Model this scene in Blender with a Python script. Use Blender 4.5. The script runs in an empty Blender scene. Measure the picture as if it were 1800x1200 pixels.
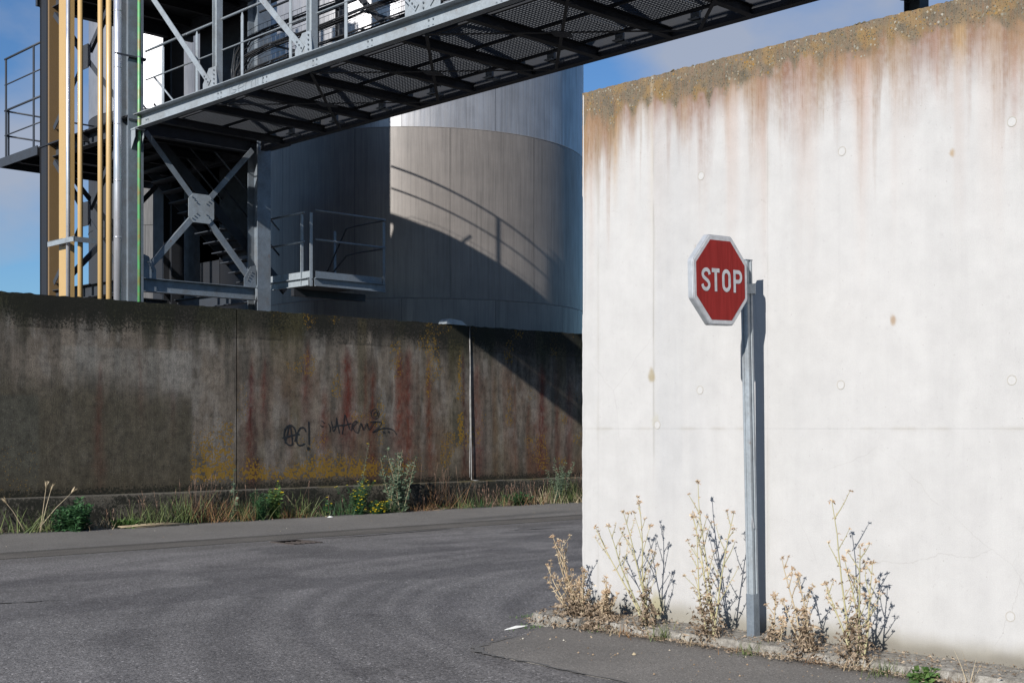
import bpy, math, random
import numpy as np
from mathutils import Vector, Matrix
C = bpy.context.scene.collection
rnd = random.Random(7)
R = math.radians

# ------------------------------------------------------------------ camera
cam = bpy.data.cameras.new('camera'); camo = bpy.data.objects.new('camera', cam); C.objects.link(camo)
cam.sensor_width = 36; cam.lens = 46.0; cam.shift_y = 0.085; cam.clip_start = 0.1; cam.clip_end = 3000
camo.location = (0, 0, 1.6); camo.rotation_euler = (R(90), 0, R(-43.9))
bpy.context.scene.camera = camo
# ------------------------------------------------------------------ light
SUN = Vector((1, .295, -.52)).normalized()
sun = bpy.data.lights.new('sun', 'SUN'); suno = bpy.data.objects.new('sun', sun); C.objects.link(suno)
sun.energy = 5.0; sun.angle = R(.53); sun.color = (1, .965, .915)
suno.location = (-20, -5, 20); suno.rotation_euler = SUN.to_track_quat('-Z', 'Y').to_euler()
w = bpy.data.worlds.new('World'); bpy.context.scene.world = w; w.use_nodes = True
nt = w.node_tree; nt.nodes.clear()
def N(t, **k):
    n = nt.nodes.new(t)
    for a, b in k.items():
        if a == 'i':
            for s, v in b.items(): n.inputs[s].default_value = v
        else: setattr(n, a, b)
    return n
def L(a, b): nt.links.new(a, b)
sky = N('ShaderNodeTexSky', sky_type='NISHITA', sun_disc=False)
sky.sun_elevation = math.asin(-SUN.z); sky.sun_rotation = math.atan2(-SUN.x, -SUN.y)
sky.altitude = 50; sky.air_density = 1.0; sky.dust_density = .4; sky.ozone_density = 2.5
tc = N('ShaderNodeTexCoord'); mp = N('ShaderNodeMapping'); mp.inputs['Scale'].default_value = (1, 1, 1.9)
mp.inputs['Location'].default_value = (.35, .2, .0)
L(tc.outputs['Generated'], mp.inputs[0])
cn = N('ShaderNodeTexNoise', i={'Scale': 4.2, 'Detail': 7, 'Roughness': .5, 'Distortion': .15}); L(mp.outputs[0], cn.inputs['Vector'])
cr = N('ShaderNodeValToRGB'); cr.color_ramp.elements[0].position = .53; cr.color_ramp.elements[1].position = .74
cr.color_ramp.elements[1].color = (.8, .8, .8, 1)
acc = cn.outputs[0]
nrm = N('ShaderNodeVectorMath', operation='NORMALIZE'); L(tc.outputs['Generated'], nrm.inputs[0])
for c_, rad, amp in (((.388, .905, .185), .06, .24), ((.768, .578, .262), .085, .26)):
    dn = N('ShaderNodeVectorMath', operation='DISTANCE'); L(nrm.outputs[0], dn.inputs[0]); dn.inputs[1].default_value = c_
    mr = N('ShaderNodeMapRange', interpolation_type='SMOOTHSTEP'); L(dn.outputs['Value'], mr.inputs[0])
    mr.inputs[1].default_value = 0; mr.inputs[2].default_value = rad * 1.4; mr.inputs[3].default_value = amp; mr.inputs[4].default_value = 0
    ad = N('ShaderNodeMath', operation='ADD'); L(acc, ad.inputs[0]); L(mr.outputs[0], ad.inputs[1]); acc = ad.outputs[0]
L(acc, cr.inputs[0])
tint = N('ShaderNodeMix', data_type='RGBA', blend_type='MULTIPLY', i={0: 1.0}); tint.inputs[7].default_value = (.68, .98, 1.30, 1)
L(sky.outputs[0], tint.inputs[6])
b1 = N('ShaderNodeBackground', i={'Strength': .05}); L(tint.outputs[2], b1.inputs[0])
b2 = N('ShaderNodeBackground', i={'Color': (.54, .58, .68, 1), 'Strength': .46})
ms = N('ShaderNodeMixShader'); L(cr.outputs[0], ms.inputs[0]); L(b1.outputs[0], ms.inputs[1]); L(b2.outputs[0], ms.inputs[2])
wo = N('ShaderNodeOutputWorld'); L(ms.outputs[0], wo.inputs[0])
sc = bpy.context.scene
sc.view_settings.view_transform = 'Standard'; sc.view_settings.look = 'None'; sc.view_settings.gamma = 1
sc.view_settings.exposure = 0.72; sc.view_settings.use_curve_mapping = False

# ------------------------------------------------------------------ helpers
class MB:
    def __init__(s): s.v = []; s.f = []; s.m = []
    def add(s, vs, fs, mi=0):
        o = len(s.v); s.v += [tuple(p) for p in vs]; s.f += [tuple(i + o for i in f) for f in fs]; s.m += [mi] * len(fs)
    def box(s, x0, x1, y0, y1, z0, z1, mi=0):
        v = [(x, y, z) for z in (z0, z1) for y in (y0, y1) for x in (x0, x1)]
        s.add(v, [(0, 2, 3, 1), (4, 5, 7, 6), (0, 1, 5, 4), (2, 6, 7, 3), (0, 4, 6, 2), (1, 3, 7, 5)], mi)
    def bar(s, p, q, wd, ht, up=(0, 0, 1), mi=0, off=(0, 0)):
        p = Vector(p); q = Vector(q); d = (q - p).normalized(); u = Vector(up)
        r = d.cross(u)
        if r.length < 1e-4: r = d.cross(Vector((1, 0, 0)))
        r.normalize(); u = r.cross(d).normalized()
        o = r * off[0] + u * off[1]; v = []
        for c in (p, q):
            for a, b in ((-1, -1), (1, -1), (1, 1), (-1, 1)): v.append(c + o + r * a * wd / 2 + u * b * ht / 2)
        s.add(v, [(0, 1, 2, 3), (7, 6, 5, 4), (0, 4, 5, 1), (1, 5, 6, 2), (2, 6, 7, 3), (3, 7, 4, 0)], mi)
    def hbar(s, p, q, wd, ht, t=.012, up=(0, 0, 1), mi=0):          # H section, flanges at +-up
        s.bar(p, q, wd, t, up, mi, (0, ht / 2 - t / 2)); s.bar(p, q, wd, t, up, mi, (0, -ht / 2 + t / 2))
        s.bar(p, q, t, ht - 2 * t, up, mi)
    def tube(s, pts, r, n=8, mi=0, cap=True):
        pts = [Vector(p) for p in pts]; rs = r if isinstance(r, (list, tuple)) else [r] * len(pts)
        o = len(s.v); pu = None
        for i, p in enumerate(pts):
            d = (pts[min(i + 1, len(pts) - 1)] - pts[max(i - 1, 0)])
            if d.length < 1e-7: d = Vector((0, 0, 1))
            d.normalize()
            if pu is None: pu = Vector((0, 0, 1)) if abs(d.z) < .9 else Vector((1, 0, 0))
            a = d.cross(pu).normalized(); b = a.cross(d); pu = b
            for k in range(n):
                t = 2 * math.pi * k / n; s.v.append(tuple(p + (a * math.cos(t) + b * math.sin(t)) * rs[i]))
        for i in range(len(pts) - 1):
            for k in range(n):
                a = o + i * n + k; b = o + i * n + (k + 1) % n
                s.f.append((a, b, b + n, a + n)); s.m.append(mi)
        if cap and n > 3:
            s.f.append(tuple(o + k for k in range(n - 1, -1, -1))); s.m.append(mi)
            s.f.append(tuple(o + (len(pts) - 1) * n + k for k in range(n))); s.m.append(mi)
    def prism(s, poly, ax, a0, a1, mi=0):       # polygon (2D) extruded along axis ax ('x','y','z')
        n = len(poly); v = []
        for t in (a0, a1):
            for p in poly:
                v.append({'x': (t, p[0], p[1]), 'y': (p[0], t, p[1]), 'z': (p[0], p[1], t)}[ax])
        s.add(v, [tuple(range(n)), tuple(range(2 * n - 1, n - 1, -1))] + [(i, (i + 1) % n, n + (i + 1) % n, n + i) for i in range(n)], mi)
    def build(s, name, mats, parent=None, smooth=False, loc=None):
        me = bpy.data.meshes.new(name); me.from_pydata(s.v, [], s.f)
        if not isinstance(mats, (list, tuple)): mats = [mats]
        for m in mats: me.materials.append(m)
        if len(mats) > 1: me.polygons.foreach_set('material_index', s.m)
        if smooth: me.polygons.foreach_set('use_smooth', [True] * len(s.f))
        me.update()
        o = bpy.data.objects.new(name, me); C.objects.link(o)
        if loc: o.location = loc
        if parent: o.parent = parent
        return o
def shift(mb, loc):                              # verts given in world -> local to a parent placed at loc
    mb.v = [(a - loc[0], b - loc[1], c - loc[2]) for a, b, c in mb.v]; return mb
def empty(name, loc=(0, 0, 0), rot=(0, 0, 0)):
    o = bpy.data.objects.new(name, None); C.objects.link(o); o.location = loc; o.rotation_euler = rot
    o.empty_display_size = .2; return o
def tag(o, label=None, cat=None, group=None, kind=None):
    if label: o['label'] = label
    if cat: o['category'] = cat
    if group: o['group'] = group
    if kind: o['kind'] = kind
    return o
def copy(o, parent=None, off=(0, 0, 0)):
    c = o.copy(); C.objects.link(c); c.parent = parent if parent else o.parent
    c.location = Vector(o.location) + Vector(off); return c

# ---- numpy noise
def _h(ix, iy, seed):
    n = (ix.astype(np.int64) * 374761393 + iy.astype(np.int64) * 668265263 + seed * 1442695041) & 0xffffffff
    n = ((n ^ (n >> 13)) * 1274126177) & 0xffffffff
    return ((n ^ (n >> 16)) & 0xffff) / 65535.0
def vn(x, y, seed=0):
    x = np.asarray(x, float); y = np.asarray(y, float) + 0 * x; x = x + 0 * y
    ix = np.floor(x); iy = np.floor(y); fx = x - ix; fy = y - iy
    fx = fx * fx * (3 - 2 * fx); fy = fy * fy * (3 - 2 * fy)
    a = _h(ix, iy, seed); b = _h(ix + 1, iy, seed); c = _h(ix, iy + 1, seed); d = _h(ix + 1, iy + 1, seed)
    return (a * (1 - fx) + b * fx) * (1 - fy) + (c * (1 - fx) + d * fx) * fy
def fbm(x, y, seed=0, o=4):
    s = 0; a = .5; t = 0
    for i in range(o): s = s + a * vn(x * 2 ** i, y * 2 ** i, seed + i * 17); t += a; a *= .55
    return s / t
def ss(a, b, x):
    t = np.clip((x - a) / (b - a), 0, 1); return t * t * (3 - 2 * t)
def mixc(col, c2, f):
    f = np.clip(f, 0, 1)[..., None]; return col * (1 - f) + np.array(c2) * f

def grid_mesh(name, us, vs, pos, colfn, mat, parent=None, skirt=None, loc=(0, 0, 0)):
    """us, vs: 1D arrays; pos(U,V)->(X,Y,Z); colfn(U,V)->(col[...,3], mask[...,3]); skirt: vector towards the back"""
    V_, U_ = np.meshgrid(vs, us, indexing='ij'); X, Y, Z = pos(U_, V_)
    P = np.stack([X + 0 * U_, Y + 0 * U_, Z + 0 * U_], -1) - np.array(loc); nu = len(us); nv = len(vs); n = nu * nv
    co = P.reshape(-1, 3); i = np.arange(nu - 1)[None, :] + np.arange(nv - 1)[:, None] * nu
    q = np.stack([i, i + 1, i + nu + 1, i + nu], -1).reshape(-1, 4)
    col, msk = colfn(U_, V_); col = col.reshape(-1, 3); msk = msk.reshape(-1, 3)
    if skirt is not None:
        ring = np.concatenate([np.arange(nu), np.arange(1, nv) * nu + nu - 1, (nv - 1) * nu + np.arange(nu - 2, -1, -1), np.arange(nv - 2, 0, -1) * nu])
        m = len(ring); co = np.concatenate([co, co[ring], co[ring] + np.array(skirt)])      # own vertices: crisp arris
        r1 = n + np.arange(m); r2 = n + m + np.arange(m); q = np.concatenate([q, np.stack([r1, r2, np.roll(r2, -1), np.roll(r1, -1)], -1)])
        col = np.concatenate([col, col[ring], col[ring]]); msk = np.concatenate([msk, msk[ring], msk[ring]])
    me = bpy.data.meshes.new(name); me.vertices.add(len(co)); me.vertices.foreach_set('co', co.ravel())
    me.loops.add(q.size); me.loops.foreach_set('vertex_index', q.ravel().astype(np.int32))
    me.polygons.add(len(q)); me.polygons.foreach_set('loop_start', np.arange(len(q), dtype=np.int32) * 4)
    me.polygons.foreach_set('use_smooth', np.concatenate([np.ones((nu - 1) * (nv - 1), bool), np.zeros(len(q) - (nu - 1) * (nv - 1), bool)]))
    me.update(calc_edges=True)
    for nm, d in (('Col', col), ('Mask', msk)):
        at = me.color_attributes.new(nm, 'FLOAT_COLOR', 'POINT')
        at.data.foreach_set('color', np.concatenate([np.clip(d, 0, 1), np.ones((len(d), 1))], 1).astype(np.float32).ravel())
    me.materials.append(mat); me.validate()
    o = bpy.data.objects.new(name, me); C.objects.link(o); o.location = loc if parent is None else (0, 0, 0)
    if parent: o.parent = parent
    return o

# ------------------------------------------------------------------ materials
KA = .62
def newmat(name):
    global nt
    m = bpy.data.materials.new(name); m.use_nodes = True; nt = m.node_tree; b = nt.nodes['Principled BSDF']; return m, b
def noise(scale, detail=4, rough=.55, vec=None, dist=0):
    n = N('ShaderNodeTexNoise', i={'Scale': scale, 'Detail': detail, 'Roughness': rough, 'Distortion': dist})
    if vec is None:
        t = N('ShaderNodeTexCoord'); vec = t.outputs['Object']
    L(vec, n.inputs['Vector']); return n
def ramp(src, stops):
    r = N('ShaderNodeValToRGB'); e = r.color_ramp.elements
    while len(e) < len(stops): e.new(.5)
    for i, (p, c) in enumerate(stops):
        e[i].position = p; e[i].color = (c, c, c, 1) if isinstance(c, (int, float)) else (*c, 1)
    L(src, r.inputs[0]); return r
def mix(fac, a, b, mode='MIX'):
    m = N('ShaderNodeMix', data_type='RGBA', blend_type=mode)
    for s, v in ((0, fac), (6, a), (7, b)):
        if isinstance(v, (int, float)): m.inputs[s].default_value = v if s == 0 else (v, v, v, 1)
        elif isinstance(v, tuple): m.inputs[s].default_value = (*v, 1)
        else: L(v, m.inputs[s])
    return m.outputs[2]
def mth(op, a, b=0.0):
    m = N('ShaderNodeMath', operation=op)
    for s, v in ((0, a), (1, b)):
        if isinstance(v, (int, float)): m.inputs[s].default_value = v
        else: L(v, m.inputs[s])
    return m.outputs[0]
def bump(b, h, strength, dist):
    n = N('ShaderNodeBump', i={'Strength': strength, 'Distance': dist}); L(h, n.inputs['Height']); L(n.outputs[0], b.inputs['Normal']); return n

def metal(name, col, rough=.5, met=.25, var=.18, scale=9, spangle=0, streak=False, rust=0, spec=.5, bmp=.12, rnd_=0):
    col = tuple(v * (KA if met < .7 else .78) for v in col)
    m, b = newmat(name)
    t = N('ShaderNodeTexCoord'); vec = t.outputs['Object']
    if streak:
        mpn = N('ShaderNodeMapping'); mpn.inputs['Scale'].default_value = (6, 6, .35); L(vec, mpn.inputs[0]); v2 = mpn.outputs[0]
    else: v2 = vec
    n = noise(scale, 5, .6, v2)
    f = ramp(n.outputs[0], [(.3, 1 - var), (.7, 1 + 0.0)])
    c = mix(1.0, col, f.outputs[0], 'MULTIPLY')
    if spangle:
        vo = N('ShaderNodeTexVoronoi', i={'Scale': 55}); L(vec, vo.inputs['Vector'])
        vr = ramp(vo.outputs['Color'], [(0, 1 - spangle), (1, 1 + spangle)]); c = mix(1.0, c, vr.outputs[0], 'MULTIPLY')
    if name.endswith('galvanised_steel'):
        gn = noise(1.7, 7, .68, vec); c = mix(ramp(gn.outputs[0], [(.48, 0), (.72, .55)]).outputs[0], c, (.10, .085, .07)); gq = noise(11, 5, .7, vec); c = mix(ramp(gq.outputs[0], [(.64, 0), (.72, .6)]).outputs[0], c, (.13, .06, .03))
    if rust:
        rn = noise(3.2, 6, .65, vec); rr = ramp(rn.outputs[0], [(.62 - rust * .1, 0.0), (.68, .9)])
        c = mix(rr.outputs[0], c, (.20, .085, .03))
    if rnd_:
        oi = N('ShaderNodeObjectInfo'); c = mix(1.0, c, ramp(oi.outputs['Random'], [(0, 1 - rnd_), (1, 1 + rnd_)]).outputs[0], 'MULTIPLY')
        mp2 = N('ShaderNodeMapping'); mp2.inputs['Scale'].default_value = (9, 9, .25); L(vec, mp2.inputs[0])
        dn_ = noise(2.2, 6, .7, mp2.outputs[0]); c = mix(1.0, c, ramp(dn_.outputs[0], [(.35, .78), (.55, 1.0), (.8, 1.08)]).outputs[0], 'MULTIPLY')
        sm = noise(1.1, 5, .6, vec); c = mix(1.0, c, ramp(sm.outputs[0], [(.35, .85), (.65, 1.05)]).outputs[0], 'MULTIPLY')
    L(c, b.inputs['Base Color'])
    rr = ramp(n.outputs[0], [(.3, min(1, rough + .08)), (.7, max(0, rough - .08))]); L(rr.outputs[0], b.inputs['Roughness'])
    b.inputs['Metallic'].default_value = met; b.inputs['Specular IOR Level'].default_value = spec
    if bmp: n3 = noise(40, 3, .5, vec); bump(b, n3.outputs[0], bmp, .004)
    return m
M = {}
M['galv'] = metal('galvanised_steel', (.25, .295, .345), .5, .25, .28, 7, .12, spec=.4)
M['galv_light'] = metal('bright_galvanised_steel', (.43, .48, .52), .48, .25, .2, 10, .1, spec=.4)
M['dark'] = metal('dark_and_shaded_steel', (.055, .064, .08), .6, .2, .3, 6)  # dark fittings, and inner galvanised parts with shade put into the colour
M['grating'] = metal('galvanised_grating', (.085, .092, .105), .6, .2, .2, 8)
M['tan'] = metal('tan_paint', (.60, .40, .17), .38, 0, .07, 5)
M['brown'] = metal('shaded_tan_paint', (.26, .165, .075), .5, 0, .1, 5)  # tan duct's grazing-lit face, its shade put into a browner colour
M['alu'] = metal('aluminium_cladding', (.74, .75, .80), .30, .75, .06, 3, bmp=0)
M['green'] = metal('green_paint', (.12, .42, .15), .45, 0, .25, 6, rust=1.6)
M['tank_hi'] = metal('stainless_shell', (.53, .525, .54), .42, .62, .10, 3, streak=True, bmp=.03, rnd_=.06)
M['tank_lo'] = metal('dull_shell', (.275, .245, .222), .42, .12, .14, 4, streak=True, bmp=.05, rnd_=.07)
M['tank_shade'] = metal('shaded_shell', (.05, .049, .052), .6, .1, .2, 4, streak=True, bmp=.05)  # far tank's lower plates, shade put into the colour
M['shade_black'] = metal('shade_and_joint_black', (.018, .02, .026), .6, 0, .3, 5)  # steel in recesses with shade put into the colour; also the wall joint core
M['black'] = metal('black_rubber', (.02, .02, .022), .6, 0, .2, 5)
M['sign_red'] = metal('sign_red', (.34, .012, .010), .6, 0, .30, 9, spec=.2, streak=True)
M['sign_white'] = metal('sign_white', (.66, .67, .70), .5, 0, .3, 22)
M['sign_rim'] = metal('sign_rim', (.56, .59, .63), .45, .2, .32, 16)
M['paint_black'] = metal('spray_paint', (.015, .016, .018), .6, 0, .3, 8)
M['seal'] = metal('pale_sealant', (.34, .33, .32), .8, 0, .5, 12)
M['castiron'] = metal('cast_iron', (.09, .072, .065), .7, .1, .4, 30)
M['weld'] = metal('weld_bead', (.20, .23, .26), .5, .3, .3, 30)

def leafmat(name, c1, c2, rough=.6, trans=.25):
    m, b = newmat(name)
    c1 = tuple(v * .72 for v in c1); c2 = tuple(v * .72 for v in c2)
    g = N('ShaderNodeNewGeometry'); r = ramp(g.outputs['Random Per Island'], [(0, c1), (1, c2)])
    L(r.outputs[0], b.inputs['Base Color']); b.inputs['Roughness'].default_value = rough
    b.inputs['Specular IOR Level'].default_value = .3
    tr = N('ShaderNodeBsdfTranslucent'); L(r.outputs[0], tr.inputs[0])
    mx = N('ShaderNodeMixShader', i={0: trans}); L(b.outputs[0], mx.inputs[1]); L(tr.outputs[0], mx.inputs[2])
    L(mx.outputs[0], nt.nodes['Material Output'].inputs[0]); return m
M['straw'] = leafmat('dry_straw', (.40, .30, .18), (.62, .52, .36))
M['dryleaf'] = leafmat('dry_leaf', (.12, .08, .05), (.50, .39, .28))
M['dryflower'] = leafmat('dry_flower', (.44, .28, .17), (.74, .62, .44))
M['ystem'] = leafmat('yellowing_stem', (.42, .40, .22), (.60, .54, .32))
M['green1'] = leafmat('grass_green', (.06, .10, .03), (.20, .23, .09))
M['green2'] = leafmat('dark_leaf_green', (.022, .075, .03), (.06, .15, .05))
M['green3'] = leafmat('grey_green', (.09, .14, .09), (.19, .25, .16))
M['lush'] = leafmat('lush_green', (.05, .12, .03), (.15, .24, .07))
M['reddry'] = leafmat('reddish_dry', (.16, .07, .03), (.38, .22, .10))
M['yellow'] = leafmat('yellow_petal', (.75, .55, .02), (.85, .7, .03), trans=.1)
M['seedpink'] = leafmat('pinkish_seed', (.25, .14, .10), (.42, .28, .20))

def concrete(name, kind):
    m, b = newmat(name)
    at = N('ShaderNodeAttribute', attribute_name='Col'); am = N('ShaderNodeAttribute', attribute_name='Mask')
    sp = N('ShaderNodeSeparateColor'); L(am.outputs[0], sp.inputs[0])
    t = N('ShaderNodeTexCoord'); v = t.outputs['Object']
    c = at.outputs[0]
    if kind == 'white':
        n1 = noise(5, 6, .6, v); c = mix(1.0, c, ramp(n1.outputs[0], [(.3, .93), (.7, 1.03)]).outputs[0], 'MULTIPLY')
        n2 = noise(160, 3, .6, v); c = mix(1.0, c, ramp(n2.outputs[0], [(.25, .90), (.75, 1.06)]).outputs[0], 'MULTIPLY')
        mm = N('ShaderNodeMapping'); mm.inputs['Scale'].default_value = (30, 30, 1.2); L(v, mm.inputs[0])
        n3 = noise(1.6, 4, .6, mm.outputs[0]); c = mix(1.0, c, ramp(n3.outputs[0], [(.3, .985), (.7, 1.01)]).outputs[0], 'MULTIPLY')
        # stained grains where the wall is stained
        vo = N('ShaderNodeTexNoise', i={'Scale': 230, 'Detail': 2}); L(v, vo.inputs['Vector'])
        gr = ramp(vo.outputs[0], [(.40, .0), (.62, 1)]); c = mix(mth('MULTIPLY', gr.outputs[0], mth('MULTIPLY', sp.outputs[1], .42)), c, (.42, .35, .28))
        ms_ = N('ShaderNodeMapping'); ms_.inputs['Scale'].default_value = (70, 70, 3.2); L(v, ms_.inputs[0]); ns_ = noise(1.0, 5, .7, ms_.outputs[0])
        rs_ = ramp(ns_.outputs[0], [(.50, 0), (.58, 1)]); c = mix(mth('MULTIPLY', rs_.outputs[0], mth('MULTIPLY', sp.outputs[1], .5)), c, (.22, .12, .06))
        # lichen crust: grey with pale and dark specks
        vl = N('ShaderNodeTexVoronoi', i={'Scale': 38, 'Randomness': 1}); L(v, vl.inputs['Vector'])
        nl = noise(9, 4, .6, v)
        thr = mth('MULTIPLY', sp.outputs[0], mth('ADD', mth('MULTIPLY', nl.outputs[0], .75), -.06))
        lf = mth('MULTIPLY', mth('LESS_THAN', vl.outputs['Distance'], thr), .8)
        hue = ramp(vl.outputs['Color'], [(0, (.46, .45, .39)), (.3, (.22, .20, .15)), (.62, (.14, .125, .085)), (.8, (.32, .17, .02)), (1, (.42, .41, .35))])
        c = mix(lf, c, hue.outputs[0])
        vd = N('ShaderNodeTexVoronoi', i={'Scale': 55}); L(v, vd.inputs['Vector'])
        c = mix(mth('MULTIPLY', mth('LESS_THAN', vd.outputs['Distance'], mth('MULTIPLY', sp.outputs[2], .30)), .8), c, (.07, .062, .045))
        # pin holes
        vp = N('ShaderNodeTexVoronoi', i={'Scale': 16}); L(v, vp.inputs['Vector'])
        c = mix(mth('MULTIPLY', mth('LESS_THAN', vp.outputs['Distance'], mth('MULTIPLY', n1.outputs[0], .085)), .6), c, (.20, .17, .14))
        wv = noise(2.5, 5, .6, v); vv = mix(.12, v, wv.outputs['Color']); ve = N('ShaderNodeTexVoronoi', feature='DISTANCE_TO_EDGE', i={'Scale': .9}); L(vv, ve.inputs['Vector'])
        hm = ramp(noise(.8, 2, .5, v).outputs[0], [(.52, 0), (.60, 1)]); c = mix(mth('MULTIPLY', mth('LESS_THAN', ve.outputs['Distance'], .0016), mth('MULTIPLY', hm.outputs[0], .18)), c, (.25, .23, .2))
        pb = noise(22, 5, .75, v); c = mix(1.0, c, ramp(pb.outputs[0], [(.22, .84), (.40, 1.0), (.8, 1.02)]).outputs[0], 'MULTIPLY')
        h = mix(.5, n2.outputs[0], n1.outputs[0]); h2 = mix(1.0, h, mth('MULTIPLY', lf, 1.2), 'ADD')
        bump(b, h2, .22, .006); b.inputs['Roughness'].default_value = .85
    else:
        n1 = noise(3, 6, .62, v); c = mix(1.0, c, ramp(n1.outputs[0], [(.28, .72), (.72, 1.2)]).outputs[0], 'MULTIPLY')
        n2 = noise(60, 4, .7, v); c = mix(1.0, c, ramp(n2.outputs[0], [(.28, .42), (.72, 1.55)]).outputs[0], 'MULTIPLY')
        vs_ = N('ShaderNodeTexVoronoi', i={'Scale': 26}); L(v, vs_.inputs['Vector'])
        c = mix(mth('MULTIPLY', mth('LESS_THAN', vs_.outputs['Distance'], .10), .75), c, (.34, .33, .30))
        mv = N('ShaderNodeMapping'); mv.inputs['Scale'].default_value = (22, 22, 1.6); L(v, mv.inputs[0])
        nv_ = noise(1.5, 6, .7, mv.outputs[0]); c = mix(1.0, c, ramp(nv_.outputs[0], [(.32, .78), (.5, 1.0), (.7, 1.1)]).outputs[0], 'MULTIPLY')
        ni = noise(9, 7, .72, v); c = mix(1.0, c, ramp(ni.outputs[0], [(.30, .48), (.5, 1.0), (.72, 1.25)]).outputs[0], 'MULTIPLY')
        # orange lichen
        vl = N('ShaderNodeTexVoronoi', i={'Scale': 24}); L(v, vl.inputs['Vector'])
        nd = noise(34, 5, .75, v); dd = mth('ADD', vl.outputs['Distance'], mth('MULTIPLY', mth('SUBTRACT', nd.outputs[0], .5), .8))
        lf = mth('LESS_THAN', dd, mth('MULTIPLY', sp.outputs[0], .70))
        c = mix(mth('MULTIPLY', lf, .85), c, mix(nd.outputs[0], (.17, .085, .008), (.42, .25, .02)))
        # black moss
        vm = noise(24, 5, .72, v); mf = mth('GREATER_THAN', mth('ADD', vm.outputs[0], mth('MULTIPLY', sp.outputs[2], .42)), .72)
        c = mix(mth('MULTIPLY', mf, .82), c, (.012, .013, .008))
        h = mix(.35, n2.outputs[0], n1.outputs[0]); h2 = mix(1.0, h, mth('MULTIPLY', lf, .5), 'ADD')
        bump(b, h2, .8, .014); b.inputs['Roughness'].default_value = .88
    b.inputs['Specular IOR Level'].default_value = .25
    c = mix(1.0, c, KA * (.97 if kind == 'white' else .92), 'MULTIPLY')
    L(c, b.inputs['Base Color']); return m
M['wwall'] = concrete('white_concrete', 'white'); M['bwall'] = concrete('weathered_concrete', 'dark')

def asphalt(name, scale=1.0, contrast=1.0):
    m, b = newmat(name)
    at = N('ShaderNodeAttribute', attribute_name='Col'); t = N('ShaderNodeTexCoord'); v = t.outputs['Object']
    n1 = noise(.9, 5, .6, v); c = mix(1.0, at.outputs[0], ramp(n1.outputs[0], [(.3, .86), (.7, 1.1)]).outputs[0], 'MULTIPLY')
    vo = N('ShaderNodeTexVoronoi', i={'Scale': 75 * scale}); L(v, vo.inputs['Vector'])
    st = ramp(vo.outputs['Color'], [(0, 1 - .7 * contrast), (.5, 1 - .1 * contrast), (.85, 1 + .35 * contrast), (1, 1 + 2.2 * contrast)])
    c = mix(1.0, c, st.outputs[0], 'MULTIPLY')
    n2 = noise(210 * scale, 2, .6, v); c = mix(1.0, c, ramp(n2.outputs[0], [(.3, .62), (.7, 1.4)]).outputs[0], 'MULTIPLY')
    c = mix(1.0, c, KA, 'MULTIPLY')
    L(c, b.inputs['Base Color']); b.inputs['Roughness'].default_value = .8; b.inputs['Specular IOR Level'].default_value = .3
    h = mix(.5, ramp(vo.outputs['Distance'], [(0, 1), (.6, 0)]).outputs[0], n2.outputs[0]); bump(b, h, .7, .006); return m
M['road'] = asphalt('road_asphalt'); M['pave'] = asphalt('pavement_asphalt', 1.4, .6)
m, b = newmat('kerb_concrete'); n1 = noise(14, 6, .7); c = ramp(n1.outputs[0], [(.3, (.07, .06, .05)), (.5, (.19, .175, .15)), (.72, (.33, .315, .285))])
n2 = noise(120, 3, .7); c2 = mix(1.0, c.outputs[0], ramp(n2.outputs[0], [(.3, .6), (.7, 1.2)]).outputs[0], 'MULTIPLY')
L(c2, b.inputs['Base Color']); b.inputs['Roughness'].default_value = .9; bump(b, mix(.5, n1.outputs[0], n2.outputs[0]), .8, .015); M['kerb'] = m
m, b = newmat('tar'); n1 = noise(60, 4, .7); c = ramp(n1.outputs[0], [(.3, (.045, .043, .042)), (.7, (.11, .105, .10))]); L(c.outputs[0], b.inputs['Base Color']); b.inputs['Roughness'].default_value = .8; bump(b, n1.outputs[0], .6, .006); M['tar'] = m
m, b = newmat('worn_paint'); n1 = noise(18, 5, .75); f = ramp(n1.outputs[0], [(.50, (.12, .118, .115)), (.60, (.30, .30, .29))]); L(f.outputs[0], b.inputs['Base Color']); b.inputs['Roughness'].default_value = .8; M['wornpaint'] = m
m, b = newmat('debris'); g = N('ShaderNodeNewGeometry'); r = ramp(g.outputs['Random Per Island'], [(0, (.06, .04, .025)), (.5, (.22, .15, .09)), (.85, (.26, .21, .15)), (1, (.38, .36, .32))]); L(r.outputs[0], b.inputs['Base Color']); b.inputs['Roughness'].default_value = .9; M['debris'] = m
m, b = newmat('paper'); b.inputs['Base Color'].default_value = (.7, .7, .68, 1); b.inputs['Roughness'].default_value = .7; M['paper'] = m

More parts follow.
